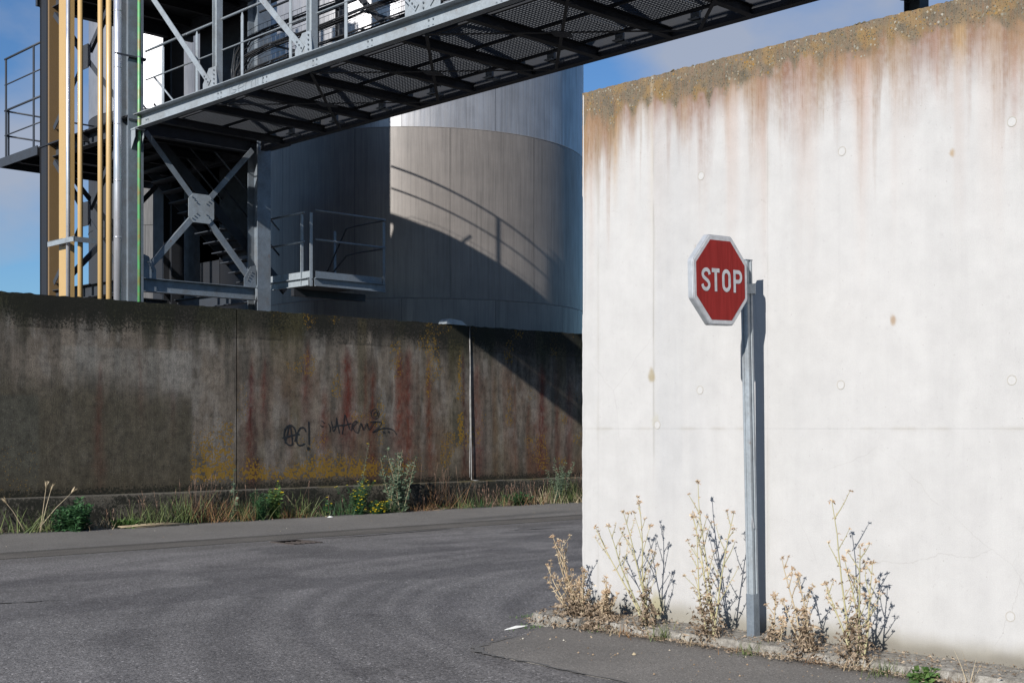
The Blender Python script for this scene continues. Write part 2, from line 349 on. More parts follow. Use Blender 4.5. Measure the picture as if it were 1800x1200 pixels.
# ------------------------------------------------------------------ ground
def axis(a, b, step, lo, hi):
    mid = np.arange(a, b + step / 2, step); l = [a]; s = step
    while l[-1] > lo: s *= 1.35; l.append(l[-1] - s)
    h = [mid[-1]]; s = step
    while h[-1] < hi: s *= 1.35; h.append(h[-1] + s)
    return np.concatenate([np.array(l[:0:-1]), mid, np.array(h[1:])])
def roadz(x, y): return -.012 * ss(13.5, 15.9, y) + .006 * (fbm(x * .7, y * .7, 5, 2) - .5)
def roadcol(x, y):
    col = np.zeros(x.shape + (3,)) + np.array((.190, .181, .179))
    # worn wheel paths sweeping round the corner (arcs round the wall end)
    cx0, cy0 = 11.6, 5.0; r = np.hypot((x - cx0) * (1 + .15 * ss(cx0, 20, x)), y - cy0) + .25 * (fbm(x * .35, y * .35, 33, 2) - .5); an = np.arctan2(y - cy0, x - cx0)
    d = fbm(x * .4, y * .4, 3); col *= (.78 + .44 * d)[..., None]
    for (rr_, w_, a_) in ((3.7, .10, .5), (4.15, .07, .55), (4.6, .14, .5), (5.2, .20, .58), (5.7, .08, .6), (6.05, .06, .5), (6.4, .22, .52), (6.95, .09, .6), (7.6, .2, .4), (8.3, .12, .42), (9.2, .22, .4), (10.1, .12, .45), (11.2, .2, .35)):
        col = mixc(col, (.095, .09, .093), a_ * np.exp(-((r - rr_ - .3 * np.sin(an * 1.3 + rr_)) / w_) ** 2) * (.55 + .6 * fbm(an * 3 + rr_, r * 1.2, 71, 3)))
    fine = fbm(r * 9, an * 3, 21, 3); col *= (.82 + .36 * fine)[..., None]
    pat = ss(.60, .66, fbm(x * .55 + 3, y * .8, 73, 2)); col = mixc(col, (.25, .24, .235), .25 * pat)
    col = mixc(col, (.10, .095, .098), .55 * ss(.62, .70, fbm(x * .5, y * .9 + 5, 74, 3)))
    spt = ss(.80, .86, vn(x * 4.5, y * 4.5, 75)) * ss(.5, .8, vn(x * .9, y * .9, 76)); col = mixc(col, (.08, .075, .075), .5 * spt)
    r = np.hypot(x - 12.5, y - 3.5)
    col = mixc(col, (.055, .053, .055), .45 * ss(.5, .9, vn(r * 1.1, 3.0, 44)) * ss(9, 15, x))
    col = mixc(col, (.075, .066, .056), .5 * ss(.6, .0, np.abs(y - 15.6)) * fbm(x * 2, y * 2, 9))
    return col, np.zeros(x.shape + (3,))
xs = axis(2, 24, .09, -1500, 1500); ys = axis(5, 16.2, .09, -1500, 1500)
ro = grid_mesh('road', xs, ys, lambda u, v: (u, v, roadz(u, v) - .03 * ss(16.2, 16.8, v)), roadcol, M['road'])
tag(ro, 'worn dark grey asphalt road curving past the white wall', kind='structure')
def pavecol(x, y):
    col = np.zeros(x.shape + (3,)) + np.array((.205, .194, .182)); d = fbm(x * .8, y * .8, 31)
    col *= (.85 + .3 * d)[..., None]; col = mixc(col, (.05, .045, .035), ss(18.75, 19.2, y + .35 * (fbm(x * 3, y * 3, 4) - .5)) * .8)
    col = mixc(col, (.07, .068, .066), .6 * ss(.35, .0, np.abs(y - 17.0 - .3 * (x - 15.5) * .3)) * ss(14.5, 15.6, x) * ss(19, 17.5, x))
    return col, np.zeros(x.shape + (3,))
pv = grid_mesh('pavement', axis(3, 24, .09, -60, 90), np.arange(16.62, 19.25, .09), lambda u, v: (u, v, .012 + .05 * (v - 16.6) / 2.6 + .004 * (fbm(u * 2, v * 2, 6, 2) - .5)), pavecol, M['pave'], skirt=(0, 0, -.1))
tag(pv, 'grey asphalt footway along the foot of the stained wall', kind='structure')
def gutcol(x, y):
    col = np.zeros(x.shape + (3,)) + np.array((.15, .138, .125)); col *= (.75 + .5 * fbm(x * 1.5, y * 5, 61))[..., None]
    col = mixc(col, (.045, .042, .04), .8 * ss(.07, .0, np.abs(y - 16.55 - .03 * (fbm(x * 2, x * 0, 3) - .5)))); return col, np.zeros(x.shape + (3,))
gu = grid_mesh('gutter', axis(3, 24, .09, -60, 90), np.array([15.95, 15.99, 16.1, 16.2, 16.3, 16.4, 16.5, 16.56, 16.61]), lambda u, v: (u, v, -.006 + .012 * ((v - 16.2) / .4) ** 2 + .003 * (fbm(u * 3, v * 3, 16, 2) - .5)), gutcol, M['pave'], skirt=(0, 0, -.1))
tag(gu, 'shallow asphalt gutter strip between road and footway', kind='structure')

def flat_poly(name, pts, z, mat, parent=None):
    mb = MB(); n = len(pts); mb.add([(p[0], p[1], z) for p in pts] + [(p[0], p[1], z - .03) for p in pts], [tuple(range(n))] + [(i, (i + 1) % n, n + (i + 1) % n, n + i) for i in range(n)])
    return mb.build(name, mat, parent)
# lighter apron in front of the kerb (a resurfaced patch)
edge = [(7.62, 7.45), (7.35, 7.36), (6.98, 7.20), (6.71, 7.16), (6.45, 7.05), (6.32, 6.85), (6.29, 6.65), (6.30, 6.4), (6.28, 6.2), (6.26, 6.0), (6.24, 5.79), (6.25, 5.46), (6.2, 4.8), (6.16, 4.0), (6.1, 2.0), (6.0, -6)]
er = []
for i in range(len(edge) - 1):
    for k in range(6):
        t = k / 6; a = edge[i]; b_ = edge[i + 1]; er.append((a[0] + (b_[0] - a[0]) * t + rnd.uniform(-.012, .012), a[1] + (b_[1] - a[1]) * t + rnd.uniform(-.012, .012)))
er.append(edge[-1])
def apron_x(v):
    ysr = np.array([p[1] for p in er])[::-1]; xsr = np.array([p[0] for p in er])[::-1]; return np.interp(v, ysr, xsr)
av = np.concatenate([np.arange(-6, 2, .5), np.arange(2, 7.44, .05)])
ap = grid_mesh('apron', np.linspace(0, 1, 24), av, lambda u, v: (apron_x(v) + (7.75 - apron_x(v)) * u, v, .006 + .012 * u + roadz(apron_x(v) + (7.75 - apron_x(v)) * u, v)),
    lambda u, v: (mixc(np.zeros(u.shape + (3,)) + np.array((.200, .186, .172)) * (.85 + .3 * fbm(u * 3, v * 2, 12))[..., None], (.09, .07, .05), ss(.75, 1.0, u) * .7), np.zeros(u.shape + (3,))), M['pave'], skirt=(0, 0, -.04))
tag(ap, 'lighter worn asphalt apron along the kerb of the white wall', kind='structure')
def crack(name, pts, w0, z, label, jit=.02):
    mb = MB(); P = []
    for i in range(len(pts) - 1):
        for k in range(5):
            t = k / 5; P.append((pts[i][0] + (pts[i + 1][0] - pts[i][0]) * t + rnd.uniform(-jit, jit), pts[i][1] + (pts[i + 1][1] - pts[i][1]) * t + rnd.uniform(-jit, jit)))
    P.append(pts[-1]); vs = []
    for i, p in enumerate(P):
        q = P[min(i + 1, len(P) - 1)]; o = P[max(i - 1, 0)]; d = Vector((q[0] - o[0], q[1] - o[1])).normalized(); e = w0 * rnd.uniform(.35, 1.2) * math.sin(math.pi * min(max((i + .3) / len(P), .03), .97)) ** .4 / 2
        zz = z + float(roadz(np.array(p[0]), np.array(p[1])))
        vs += [(p[0] - d.y * e, p[1] + d.x * e, zz), (p[0] + d.y * e, p[1] - d.x * e, zz)]
    mb.add(vs, [(2 * i, 2 * i + 1, 2 * i + 3, 2 * i + 2) for i in range(len(P) - 1)])
    o = mb.build(name, M['tar']); tag(o, label, kind='structure'); return o
crack('road_crack', [(6.98, 7.22), (6.71, 7.17), (6.43, 7.06), (6.30, 6.85), (6.27, 6.6)], .085, .010, 'dark broken asphalt edge at the tip of the lighter apron')
crack('road_crack', [(6.27, 6.62), (6.28, 6.2), (6.23, 5.79), (6.22, 5.3), (6.17, 4.4)], .035, .010, 'dark joint running along the apron edge')
crack('road_crack', [(4.7, 12.0), (4.93, 11.89), (5.2, 11.78), (5.43, 11.72)], .06, .008, 'short dark crack in the road at the left', .03)
crack('road_crack', [(11.3, 15.75), (12.2, 15.72), (13.1, 15.8), (13.9, 15.86)], .09, .008, 'tar joint in the road beside the drain', .01)
crack('road_crack', [(4.3, 13.6), (5.0, 13.1), (5.4, 12.6)], .05, .008, 'thin crack at the far left of the road', .02)
mb = MB()
for k in range(16):
    x = 13.9 + rnd.uniform(0, 1.5); y = 14.98 - (x - 13.9) * .2 + rnd.uniform(-.05, .05); l = rnd.uniform(.08, .3)
    mb.add([(x, y, .012), (x + l, y - l * .2, .012), (x + l, y - l * .2 + .03, .012), (x, y + .035, .012)], [(0, 1, 2, 3)])
tag(mb.build('road_marking', M['wornpaint']), 'faded scraps of white road paint near the far kerb line', kind='structure')

# drain grate
M['pit'], b = newmat('pit_dark'); b.inputs['Base Color'].default_value = (.004, .004, .004, 1); b.inputs['Roughness'].default_value = 1; b.inputs['Specular IOR Level'].default_value = 0
dr = tag(empty('drain_grate', (10.62, 15.52, 0), (0, 0, 0)), 'rusty cast iron gully grate sunk in the gutter by the footway', 'drain grate')
mb = MB()
mb.box(-.21, .21, .20, .225, -.05, .004); mb.box(-.21, .21, -.375, -.36, -.05, .000); mb.box(-.235, -.21, -.375, .225, -.05, .004); mb.box(.21, .25, -.375, .225, -.05, .005)
mb.build('frame', M['castiron'], dr)
mb = MB(); mb.box(-.21, .21, -.36, .20, -.025, -.002); mb.build('pit', M['pit'], dr)  # black slab stands in for the unlit depth of the pit
for k in range(4):
    mb = MB(); mb.prism([(-.010, -.02), (.010, -.02), (.005, .006), (-.005, .006)], 'y', -.36, -.02); mb.build('bar', M['castiron'], dr).location = (-.13 + k * .088, 0, .002)

# ------------------------------------------------------------------ white wall (plane x = 8.10, y from -8 to 7.57)
WT = 4.42
def wtop(y): return WT
def wwcol(y, z):
    d = WT - z
    col = np.zeros(y.shape + (3,)) + np.array((.575, .565, .556))
    col *= (.94 + .10 * fbm(y * 1.3, z * 1.0, 1))[..., None]
    # panel-wise tone, soft grey wash in the second bay
    col = mixc(col, (.46, .465, .475), .7 * ss(6.80, 6.74, y) * ss(6.1, 6.55, y) * (fbm(y * 9, z * .7, 77)) * ss(.5, 1.6, z))
    col = mixc(col, (.46, .455, .45), .16 * ss(.5, .75, fbm(y * 7, z * .25, 5)) )
    lf = ss(7.0, 7.3, y) * .9; lb = ss(4.6, 3.6, y)
    n1 = vn(y * 2.3, 0.5, 11); n2 = vn(y * 9, 1.5, 12); n3 = vn(y * 27, 2.5, 13); n4 = vn(y * 60, 8.5, 17)
    wy = y + .03 * (fbm(y * 3, z * 1.5, 71, 2) - .5)
    st = 0 * y
    for (fq, sd, amp, lmin, lmax) in ((3.1, 201, .85, .22, .85), (8.0, 202, .85, .14, 1.1), (19., 203, .75, .10, 1.25), (44., 204, .6, .10, 1.1)):
        v_ = vn(wy * fq, .5, sd); ll = lmin + (lmax - lmin) * v_ ** 2.2 + .22 * lf + .12 * lb
        st = 1 - (1 - st) * (1 - amp * np.clip(1 - d / (ll * 1.25), 0, 1) ** 1.1 * (.45 + .55 * vn(wy * fq * 1.7, 3.5, sd + 9)))
    grain = fbm(y * 55, z * 30, 6, 3); st = np.clip(st * (.5 + .95 * grain), 0, 1)
    hue = ss(.38, .62, vn(wy * 7 + z * .2, 7.5, 14) * .6 + .4 * vn(wy * 21, 1.5, 16))
    oc = np.array((.21, .095, .010)); re = np.array((.20, .075, .035))
    tint = oc * (1 - hue[..., None]) + re * hue[..., None]
    col = col * (1 - .92 * st[..., None]) + tint * (.92 * st[..., None])
    # long faint pinkish runs
    run = ss(.45, .85, vn(y * 11, 4.5, 15)) * ss(2.2, .2, d + .7 * vn(y * 17, 3.3, 18)); col = mixc(col, (.46, .32, .25), .5 * run)
    # heavy brown band at the wall end
    eb = lf * (ss(1.10, .35, d + .35 * vn(y * 13, 0.2, 33))); col = mixc(col, (.26, .145, .05), .85 * eb * ss(.2, .6, fbm(y * 22, z * 5, 36) + .1))
    for (yy, wd, dl, s, cc) in ((7.19, .035, 1.15, .55, (.42, .24, .08)), (7.52, .05, 1.3, .5, (.38, .22, .10)), (7.45, .03, .9, .3, (.4, .25, .12)), (4.93, .07, .75, .6, (.40, .23, .15)), (4.86, .04, 1.3, .35, (.45, .27, .2)), (5.06, .05, .5, .6, (.45, .27, .09)), (5.75, .05, .85, .45, (.36, .22, .12)), (3.80, .035, 1.2, .75, (.30, .15, .09)), (3.74, .05, .7, .6, (.36, .2, .1)), (4.17, .05, .5, .6, (.5, .30, .07)), (4.32, .03, .8, .4, (.45, .3, .25)), (6.05, .04, .9, .4, (.40, .26, .17)), (6.45, .05, .8, .3, (.4, .25, .15))):
        wob = yy + .02 * (vn(z * 3, yy * 7, 51) - .5)
        col = mixc(col, cc, s * np.exp(-((y - wob) / wd) ** 2) * ss(dl, dl * .3, d) * (.5 + .7 * grain))
    # grey biological crust along the top
    cd = .03 + .24 * vn(y * 2.2, .5, 19) ** 1.5 + .16 * (fbm(y * 9, z * 5, 56, 4) - .35) + .14 * lf * vn(y * 4, .5, 55) + .12 * lb
    mot = fbm(y * 26, z * 26, 57, 3)
    cd = cd * (.55 + .9 * vn(wy * 13, .5, 301)) + .10 * vn(wy * 31, .5, 302) ** 2
    ub = ss(cd + .34, cd - .02, d + .12 * (grain - .5)) * (.35 + .65 * vn(wy * 17, 2.5, 303)); col = col * (1 -   .52 * ub[..., None]) + tint * (  .52 * ub[..., None])
    cr_ = ss(cd + .07, cd - .03, d + .10 * (mot - .5)); col = mixc(col, (.12, .10, .062), .92 * cr_ * (.6 + .7 * mot))
    col = mixc(col, (.07, .062, .042), .7 * ss(.5, .66, fbm(y * 13, z * 13, 58, 3)) * ss(cd + .03, cd - .05, d))
    col = mixc(col, (.30, .17, .03), .6 * cr_ * ss(.5, .7, fbm(y * 6, z * 6, 20)))
    # base grime, taller at the right
    g = ss(.24, .08, z - .06 * fbm(y * 6, z * 2, 22)); col = mixc(col, (.27, .245, .185), .75 * g)
    col = mixc(col, (.2, .18, .15), .6 * ss(.17, .09, z + .05 * (vn(y * 9, 1, 23) - .5)) * ss(6.5, 4.5, y))
    # old form-work line at y = 6.78
    jl = 6.785 + .006 * (vn(z * 6, .5, 24) - .5); col = mixc(col, (.60, .56, .46), .35 * ss(1.9, .4, d) * np.exp(-((y - jl - .012) / .012) ** 2)); col = mixc(col, (.25, .24, .2), .45 * np.exp(-((y - jl + .008) / .008) ** 2) * ss(.3, .6, vn(z * 4, 2.5, 25)))
    # stains beside joints
    for yj in (5.68, 7.38): col = mixc(col, (.33, .29, .2), .15 * np.exp(-((y - yj) / .014) ** 2) * ss(.3, .7, vn(z * 5, yj, 26)))
    col = mixc(col, (.33, .29, .2), .22 * np.exp(-((z - 1.6) / .012) ** 2) * ss(.35, .7, vn(y * 7, .7, 27)))
    for (yy, zz, rr, cc) in ((6.8, 2.02, .05, (.33, .26, .12)), (6.76, 1.66, .05, (.5, .48, .42)), (4.65, 2.35, .03, (.35, .22, .1)), (4.22, 3.42, .025, (.4, .27, .13)), (6.74, .18, .10, (.36, .32, .16)), (6.35, 3.0, .02, (.4, .35, .3))):
        q = np.hypot((y - yy) * 1.0, (z - zz) * .7 + .03 * (vn(y * 30, z * 30, 8) - .5)); col = mixc(col, cc, .7 * ss(rr, rr * .4, q))
    msk = np.stack([np.clip(cr_ * .9 + .35 * ss(cd + .5, cd, d) * ss(.45, .75, vn(y * 5, z * 5, 40)), 0, 1), np.clip(st + eb * .6, 0, 1), np.clip(cr_ * .9 + .55 * g * ss(.14, .08, z), 0, 1)], -1)
    return col, msk
ww = tag(empty('concrete_wall', (8.10, 3.0, 0)), 'tall sunlit white concrete wall with ochre stains along its top edge', 'wall')
WL = (8.10, 3.0, 0)
def wpos(y0, y1, z0, z1):
    def f(y, z):
        x = 8.10 + .002 * (fbm(y * 3, z * 3, 41, 2) - .5)
        topj = (np.abs(z - WT) < 1e-6); z2 = z + topj * (.018 * (fbm(y * 22, y * 0, 42, 3) - .5) + .012)
        e = ss(7.53, 7.57, y); y2 = y - e * (.010 * fbm(z * 14, z * 0, 43, 3) + .03 * ss(.78, .86, vn(z * 2.6, z * 0, 45)))
        return x + e * .006, y2, z2
    return f
def lin(a, b, st): return np.linspace(a, b, max(2, int(round((b - a) / st)) + 1))
yj = [-8, -4.4, -2.0, .4, 2.86, 5.68, 7.38, 7.57]; g = .0004
for i in range(len(yj) - 1):
    for (z0, z1) in ((.0, 1.6), (1.6, WT)):
        a, c_ = yj[i] + (g if i else 0), yj[i + 1] - (g if i < len(yj) - 2 else 0); zz0 = z0 + (g if z0 > 1 else 0); zz1 = z1 - (g if z0 < 1 else 0)
        st = .0125 if c_ > 3 else .08
        if a < 3 < c_: us = np.concatenate([lin(a, 3.55, .08), lin(3.5625, c_, .0125)])
        else: us = lin(a, c_, st)
        grid_mesh('concrete_panel', us, lin(zz0, zz1, st), wpos(a, c_, zz0, zz1), wwcol, M['wwall'], ww, skirt=(.0016, 0, 0), loc=WL)
M['tie'], b = newmat('joint_mortar'); n1 = noise(50, 4, .7); c = ramp(n1.outputs[0], [(.3, (.31, .305, .30)), (.7, (.35, .345, .34))]); L(c.outputs[0], b.inputs['Base Color']); b.inputs['Roughness'].default_value = .9
mb = MB(); mb.box(8.1022, 8.40, -8, 7.555, 0, WT - .005); shift(mb, WL).build('wall_core', M['tie'], ww)
mb = MB()
for k in range(260):        # moss lumps and lichen crumbs on the crest
    y = rnd.uniform(3.2, 7.5); r = rnd.choice((.006, .008, .012, .018)) * rnd.uniform(.7, 1.2); c0 = Vector((8.13 + rnd.uniform(-.02, .05), y, WT + .008))
    vs = [c0 + Vector((math.cos(t) * r * rnd.uniform(.6, 1.3), math.sin(t) * r * rnd.uniform(.8, 1.8), 0)) for t in (0, 1.2, 2.5, 3.8, 5.1)] + [c0 + Vector((0, 0, r * .9))]
    mb.add(vs, [(i, (i + 1) % 5, 5) for i in range(5)])
m, b = newmat('moss'); n1 = noise(70, 4, .7); c = ramp(n1.outputs[0], [(.3, (.035, .028, .018)), (.7, (.15, .12, .06))]); L(c.outputs[0], b.inputs['Base Color']); b.inputs['Roughness'].default_value = .95; bump(b, n1.outputs[0], 1, .02); M['moss'] = m
tag(shift(mb, WL).build('moss_crumbs', M['moss'], ww), kind='stuff')
m, b = newmat('tie_ring'); b.inputs['Base Color'].default_value = (.28, .265, .235, 1); b.inputs['Roughness'].default_value = .9; M['tiering'] = m
for (y, z) in ((3.81, 3.56), (5.05, 3.56), (6.30, 3.56), (5.06, 1.91), (3.81, 1.91), (6.31, 1.90), (6.74, 1.63), (3.82, .40), (5.06, .36)):
    mb = MB(); n = 18; x = 8.0995; ro_ = .032; ri = .0275
    pts = []
    for r_, xx in ((ro_, x + .004), (ro_, x - .002), (ri, x - .002), (ri, x + .004)):
        pts.append([(xx, y + math.cos(2 * math.pi * k / n) * r_, z + math.sin(2 * math.pi * k / n) * r_ * 1.05) for k in range(n)])
    for j in range(3):
        mb.add(pts[j] + pts[j + 1], [(k, (k + 1) % n, n + (k + 1) % n, n + k) for k in range(n)])
    mb.add([(x - .0005, p[1], p[2]) for p in pts[3]], [tuple(range(n))], 1)
    m_ = M['tie']; shift(mb, WL).build('tie_hole_plug', [M['tiering'], m_], ww)

# kerb stones along the white wall
kb = tag(empty('kerb', (7.9, 3, 0)), 'cracked pale concrete kerb stones at the foot of the white wall', kind='structure')
y = 7.62
first = True
while y > -7:
    ln = rnd.uniform(.9, 1.0); x0 = 7.64 + (.0 if y < 7.5 else -.11) + rnd.uniform(-.008, .008); zt = .078 + rnd.uniform(-.006, .008); y1 = y - ln
    if y > 7.5: zt += .02; y1 = y - .55
    nseg = 12; mb = MB(); V = []
    xb = 8.098 if y < 7.5 else 8.03
    for i in range(nseg + 1):
        yy = y1 + (y - .008 - y1) * i / nseg
        c1 = rnd.uniform(0, .02); V += [(x0 + rnd.uniform(-.006, .006), yy, -.05), (x0 + c1 * .4 + rnd.uniform(-.004, .006), yy, zt - .022 - c1), (x0 + .018 + c1, yy, zt + rnd.uniform(-.006, .003)), (x0 + .17, yy, zt + .004 + rnd.uniform(-.006, .006)), (xb, yy, zt + rnd.uniform(-.004, .006)), (xb, yy, -.05)]
    F = []
    for i in range(nseg):
        for k in range(6): F.append((6 * i + k, 6 * (i + 1) + k, 6 * (i + 1) + (k + 1) % 6, 6 * i + (k + 1) % 6))
    F += [tuple(range(6)), tuple(6 * nseg + k for k in range(5, -1, -1))]
    mb.add(V, F); shift(mb, (7.9, 3, 0)).build('kerb_stone', M['kerb'], kb); y = y1

# ------------------------------------------------------------------ back wall (plane y = 19.5)
BT = 3.66
ST = [(9.68, 2.85, .7, .05, .5, (.13, .035, .02)), (10.38, 3.0, 1.9, .03, .35, (.13, .045, .03)), (11.0, 2.6, 1.6, .03, .3, (.12, .04, .025)), (12.50, 3.0, .3, .075, .85, (.13, .03, .02)), (12.60, 2.2, .1, .05, .6, (.035, .018, .012)), (12.76, 3.0, 1.6, .06, .65, (.17, .05, .03)), (13.3, 2.0, 1.0, .05, .5, (.16, .05, .02)), (13.66, 3.3, 1.8, .06, .75, (.18, .055, .03)), (14.07, 2.5, 1.0, .07, .8, (.17, .045, .025)), (14.57, 3.25, 1.25, .11, .95, (.19, .05, .028)), (14.95, 3.0, 1.3, .03, .5, (.18, .05, .03)), (15.14, 2.9, .5, .06, .85, (.15, .04, .02)), (15.78, 3.25, 1.2, .09, .85, (.22, .06, .03)), (15.98, 3.3, .6, .10, .85, (.20, .055, .03)), (16.53, 3.2, .6, .07, .8, (.18, .055, .02)), (17.42, 3.35, .35, .05, .85, (.07, .025, .015)), (17.78, 3.1, .5, .11, .7, (.19, .06, .04)), (18.3, 2.9, .4, .06, .5, (.16, .09, .03)), (18.85, 2.8, .4, .05, .6, (.17, .07, .03)), (19.25, 2.4, .4, .05, .5, (.18, .07, .04)), (19.60, 3.1, .3, .12, .85, (.16, .03, .015)), (20.1, 2.4, .3, .06, .5, (.17, .05, .03)), (20.5, 2.8, .4, .09, .6, (.17, .05, .03))]
def bwcol(x, z):
    d = BT - z
    col = np.zeros(x.shape + (3,)) + np.array((.225, .188, .150)); col *= (.75 + .5 * fbm(x * 1.5, z * 1.5, 101))[..., None]
    vs_ = fbm(x * 9, z * 1.1, 102, 4); col = mixc(col, (.11, .098, .08), .8 * ss(.42, .68, vs_))
    col = mixc(col, (.33, .30, .265), .5 * ss(.52, .72, fbm(x * 5, z * 2.6, 103)))
    # left bays: olive-dark lower zone with ragged upper edge, repainted patches
    edge_ = 2.35 + .5 * (fbm(x * 2.5, z * .3, 104) - .5) - .10 * (x - 9)
    inl = ss(11.36, 11.28, x)
    col = mixc(col, (.095, .082, .055), .84 * inl * ss(edge_ + .35, edge_ - .35, z))
    col = mixc(col, (.10, .10, .08), .6 * ss(8.72, 8.66, x) * ss(2.14, 2.08, z))
    col = mixc(col, (.30, .285, .255), .55 * ss(9.0, 9.1, x) * inl * ss(2.92, 2.86, z) * ss(edge_ - .2, edge_ + .4, z) * (.5 + .6 * vs_))
    col = mixc(col, (.36, .34, .31), .35 * ss(10.7, 10.8, x) * ss(11.33, 11.28, x) * ss(2.92, 2.87, z) * ss(2.0, 2.4, z))
    # dark damp upper half metre, runs
    td = .15 + .9 * fbm(x * 6.5, x * 0 + .3, 105, 4) + .4 * ss(16.6, 17.2, x) * ss(17.55, 17.3, x) + .35 * ss(17.8, 19, x)
    col = mixc(col, (.036, .032, .025), .95 * ss(td * 1.2, td * .35, d))
    col = mixc(col, (.05, .055, .02), .5 * ss(td * 1.3, td * .2, d) * ss(.5, .65, vn(x * 2.6, .4, 106)))
    ol = ss(.55, .75, vn(x * 4.1, z * .3, 107)) * ss(11.4, 12.5, x); col = mixc(col, (.13, .10, .03), .28 * ol)
    low = ss(1.25, .35, z + .4 * (fbm(x * 3, z * 2, 108) - .5)); col = mixc(col, (.085, .068, .042), .8 * low)
    gr = fbm(x * 30, z * 12, 109, 3)
    for (xx, zt, zb, wd, s, cc) in ST:
        wob = xx + .09 * (vn(z * 1.3, xx * 3, 110) - .5); tt = np.clip((zt - z) / (zt - zb), 0, 1); wv = wd * (.40 + 1.6 * tt ** .8) * (.75 + .6 * vn(z * 5, xx * 2, 119))
        m_ = np.exp(-np.abs((x - wob) / wv) ** 1.7) * ss(zt, zt - .45, z) * ss(zb - .5, zb + .6, z); col = mixc(col, (cc[0] * .85, cc[1] * .78, cc[2] * .9), s * m_ * (.25 + 1.15 * gr))
    col = mixc(col, (.14, .062, .03), .5 * ss(.45, .8, fbm(x * 1.7, z * .8, 151)) * ss(12.3, 13.5, x) * ss(3.1, 2.2, z) * (.3 + gr))
    run2 = ss(.62, .9, vn(x * 6.5 + .2 * z, .5, 141)) * ss(3.2, 2.6, z) * ss(11.5, 12.5, x); col = mixc(col, (.12, .045, .022), .4 * run2 * (.3 + gr))
    # cold joint 0.5 m under the top; patch; crack
    jz = 3.16 + .012 * (vn(x * 3, 0 * x, 111) - .5); col = mixc(col, (.03, .028, .02), .6 * np.exp(-((z - jz) / .012) ** 2) * ss(.25, .6, vn(x * 4, 0 * x, 112)))
    inp = ss(17.12, 17.16, x) * ss(17.46, 17.42, x) * ss(1.30, 1.34, z) * ss(1.95, 1.91, z); col = mixc(col, (.09, .08, .055), .7 * inp)
    ck = 15.62 + .12 * (vn(z * 2.2, 0 * z, 113) - .5) - .05 * (z - 2); col = mixc(col, (.40, .37, .32), .5 * np.exp(-((x - ck) / .02) ** 2) * ss(1.3, 1.7, z) * ss(2.8, 2.5, z))
    mx_ = ss(.13, .0, z - .52 + 0 * x); col = mixc(col, (.035, .035, .02), .7 * ss(.72, .56, z + .12 * fbm(x * 5, 0 * x, 114)))
    # masks: orange lichen, -, black moss
    li = ss(11.25, 11.35, x) * ss(12.25, 12.1, x) * ss(2.05, .9, z + .9 * (fbm(x * 3, z * 3, 115) - .5)) * .9
    li = np.maximum(li, ss(12.1, 12.4, x) * ss(17.0, 15.2, x) * ss(1.35, .75, z + .7 * (fbm(x * 2, z * 2, 116) - .5)) * .95)
    li = np.maximum(li, .55 * ss(.62, .78, vn(x * 3, z * 2.2, 117)) * ss(11.4, 13, x)); li = np.maximum(li, .8 * inp * ss(17.2, 17.3, x))
    li = np.maximum(li, .8 * ss(.10, .0, np.abs(x - 17.32)) * ss(1.9, 2.4, z) * ss(3.3, 2.9, z)); li = np.maximum(li, .75 * ss(.12, .0, np.abs(x - 16.5)) * ss(2.0, 2.3, z))
    li = li * ss(.62, .78, z) + .25 * ss(8.8, 8.6, x) * ss(1.7, 1.2, z)
    bm = ss(.9, .1, d) * (.35 + .55 * vn(x * 2, z * 2, 118)) + .6 * ss(.80, .60, z)
    return col, np.stack([np.clip(li, 0, 1), 0 * x, np.clip(bm, 0, 1)], -1)
bw = tag(empty('boundary_wall', (12, 19.5, 0)), 'dark weathered concrete wall with rust streaks and orange lichen across the road', 'wall')
BL = (12, 19.5, 0)
def bpos(x, z):
    topj = np.abs(z - BT) < 1e-6; z2 = z + topj * (.03 * (fbm(x * 9, x * 0, 121, 3) - .5))
    jz = 3.16 + .012 * (vn(x * 3, 0 * x, 111) - .5)
    return x, 19.5 + .006 * (fbm(x * 4, z * 4, 122, 3) - .5) + .006 * np.exp(-((z - jz) / .014) ** 2) * ss(.3, .6, vn(x * 4, 0 * x, 112)) - .002 * ss(3.16, 3.2, z), z2
bj = [-14, -4, 1.4, 6.8, 12.2, 17.58, 23.0, 30, 45]
for i in range(len(bj) - 1):
    a, c_ = bj[i] + .014, bj[i + 1] - .014; st = .02 if 6.7 < c_ < 24 and a > 6 else .12
    grid_mesh('concrete_panel', lin(a, c_, st), lin(.45, BT, min(st, .12)), bpos, bwcol, M['bwall'], bw, skirt=(0, .28, 0), loc=BL)
mb = MB(); mb.box(-14, 45, 19.58, 19.75, 0, BT - .03); shift(mb, BL).build('wall_core', M['shade_black'], bw)
def plcol(x, t):
    col = np.zeros(x.shape + (3,)) + np.array((.13, .115, .09)); col *= (.5 + .9 * fbm(x * 2, t * 2, 131))[..., None]
    on = ss(.52, .56, t); col = mixc(col, (.17, .155, .13), .6 * on); col = mixc(col, (.12, .095, .02), .75 * on * ss(12.5, 14, x) * ss(.4, .6, fbm(x * 3, t * 3, 132)))
    col = mixc(col, (.03, .027, .018), .7 * ss(.5, .0, t) * ss(11.5, 14.5, x)); return col, np.stack([0 * x, 0 * x, .3 + .5 * vn(x * 2, t * 4, 133) - .3 * on], -1)
px_ = [-14, -2, 1.4, 6.8, 12.2, 17.9, 23, 30, 45]
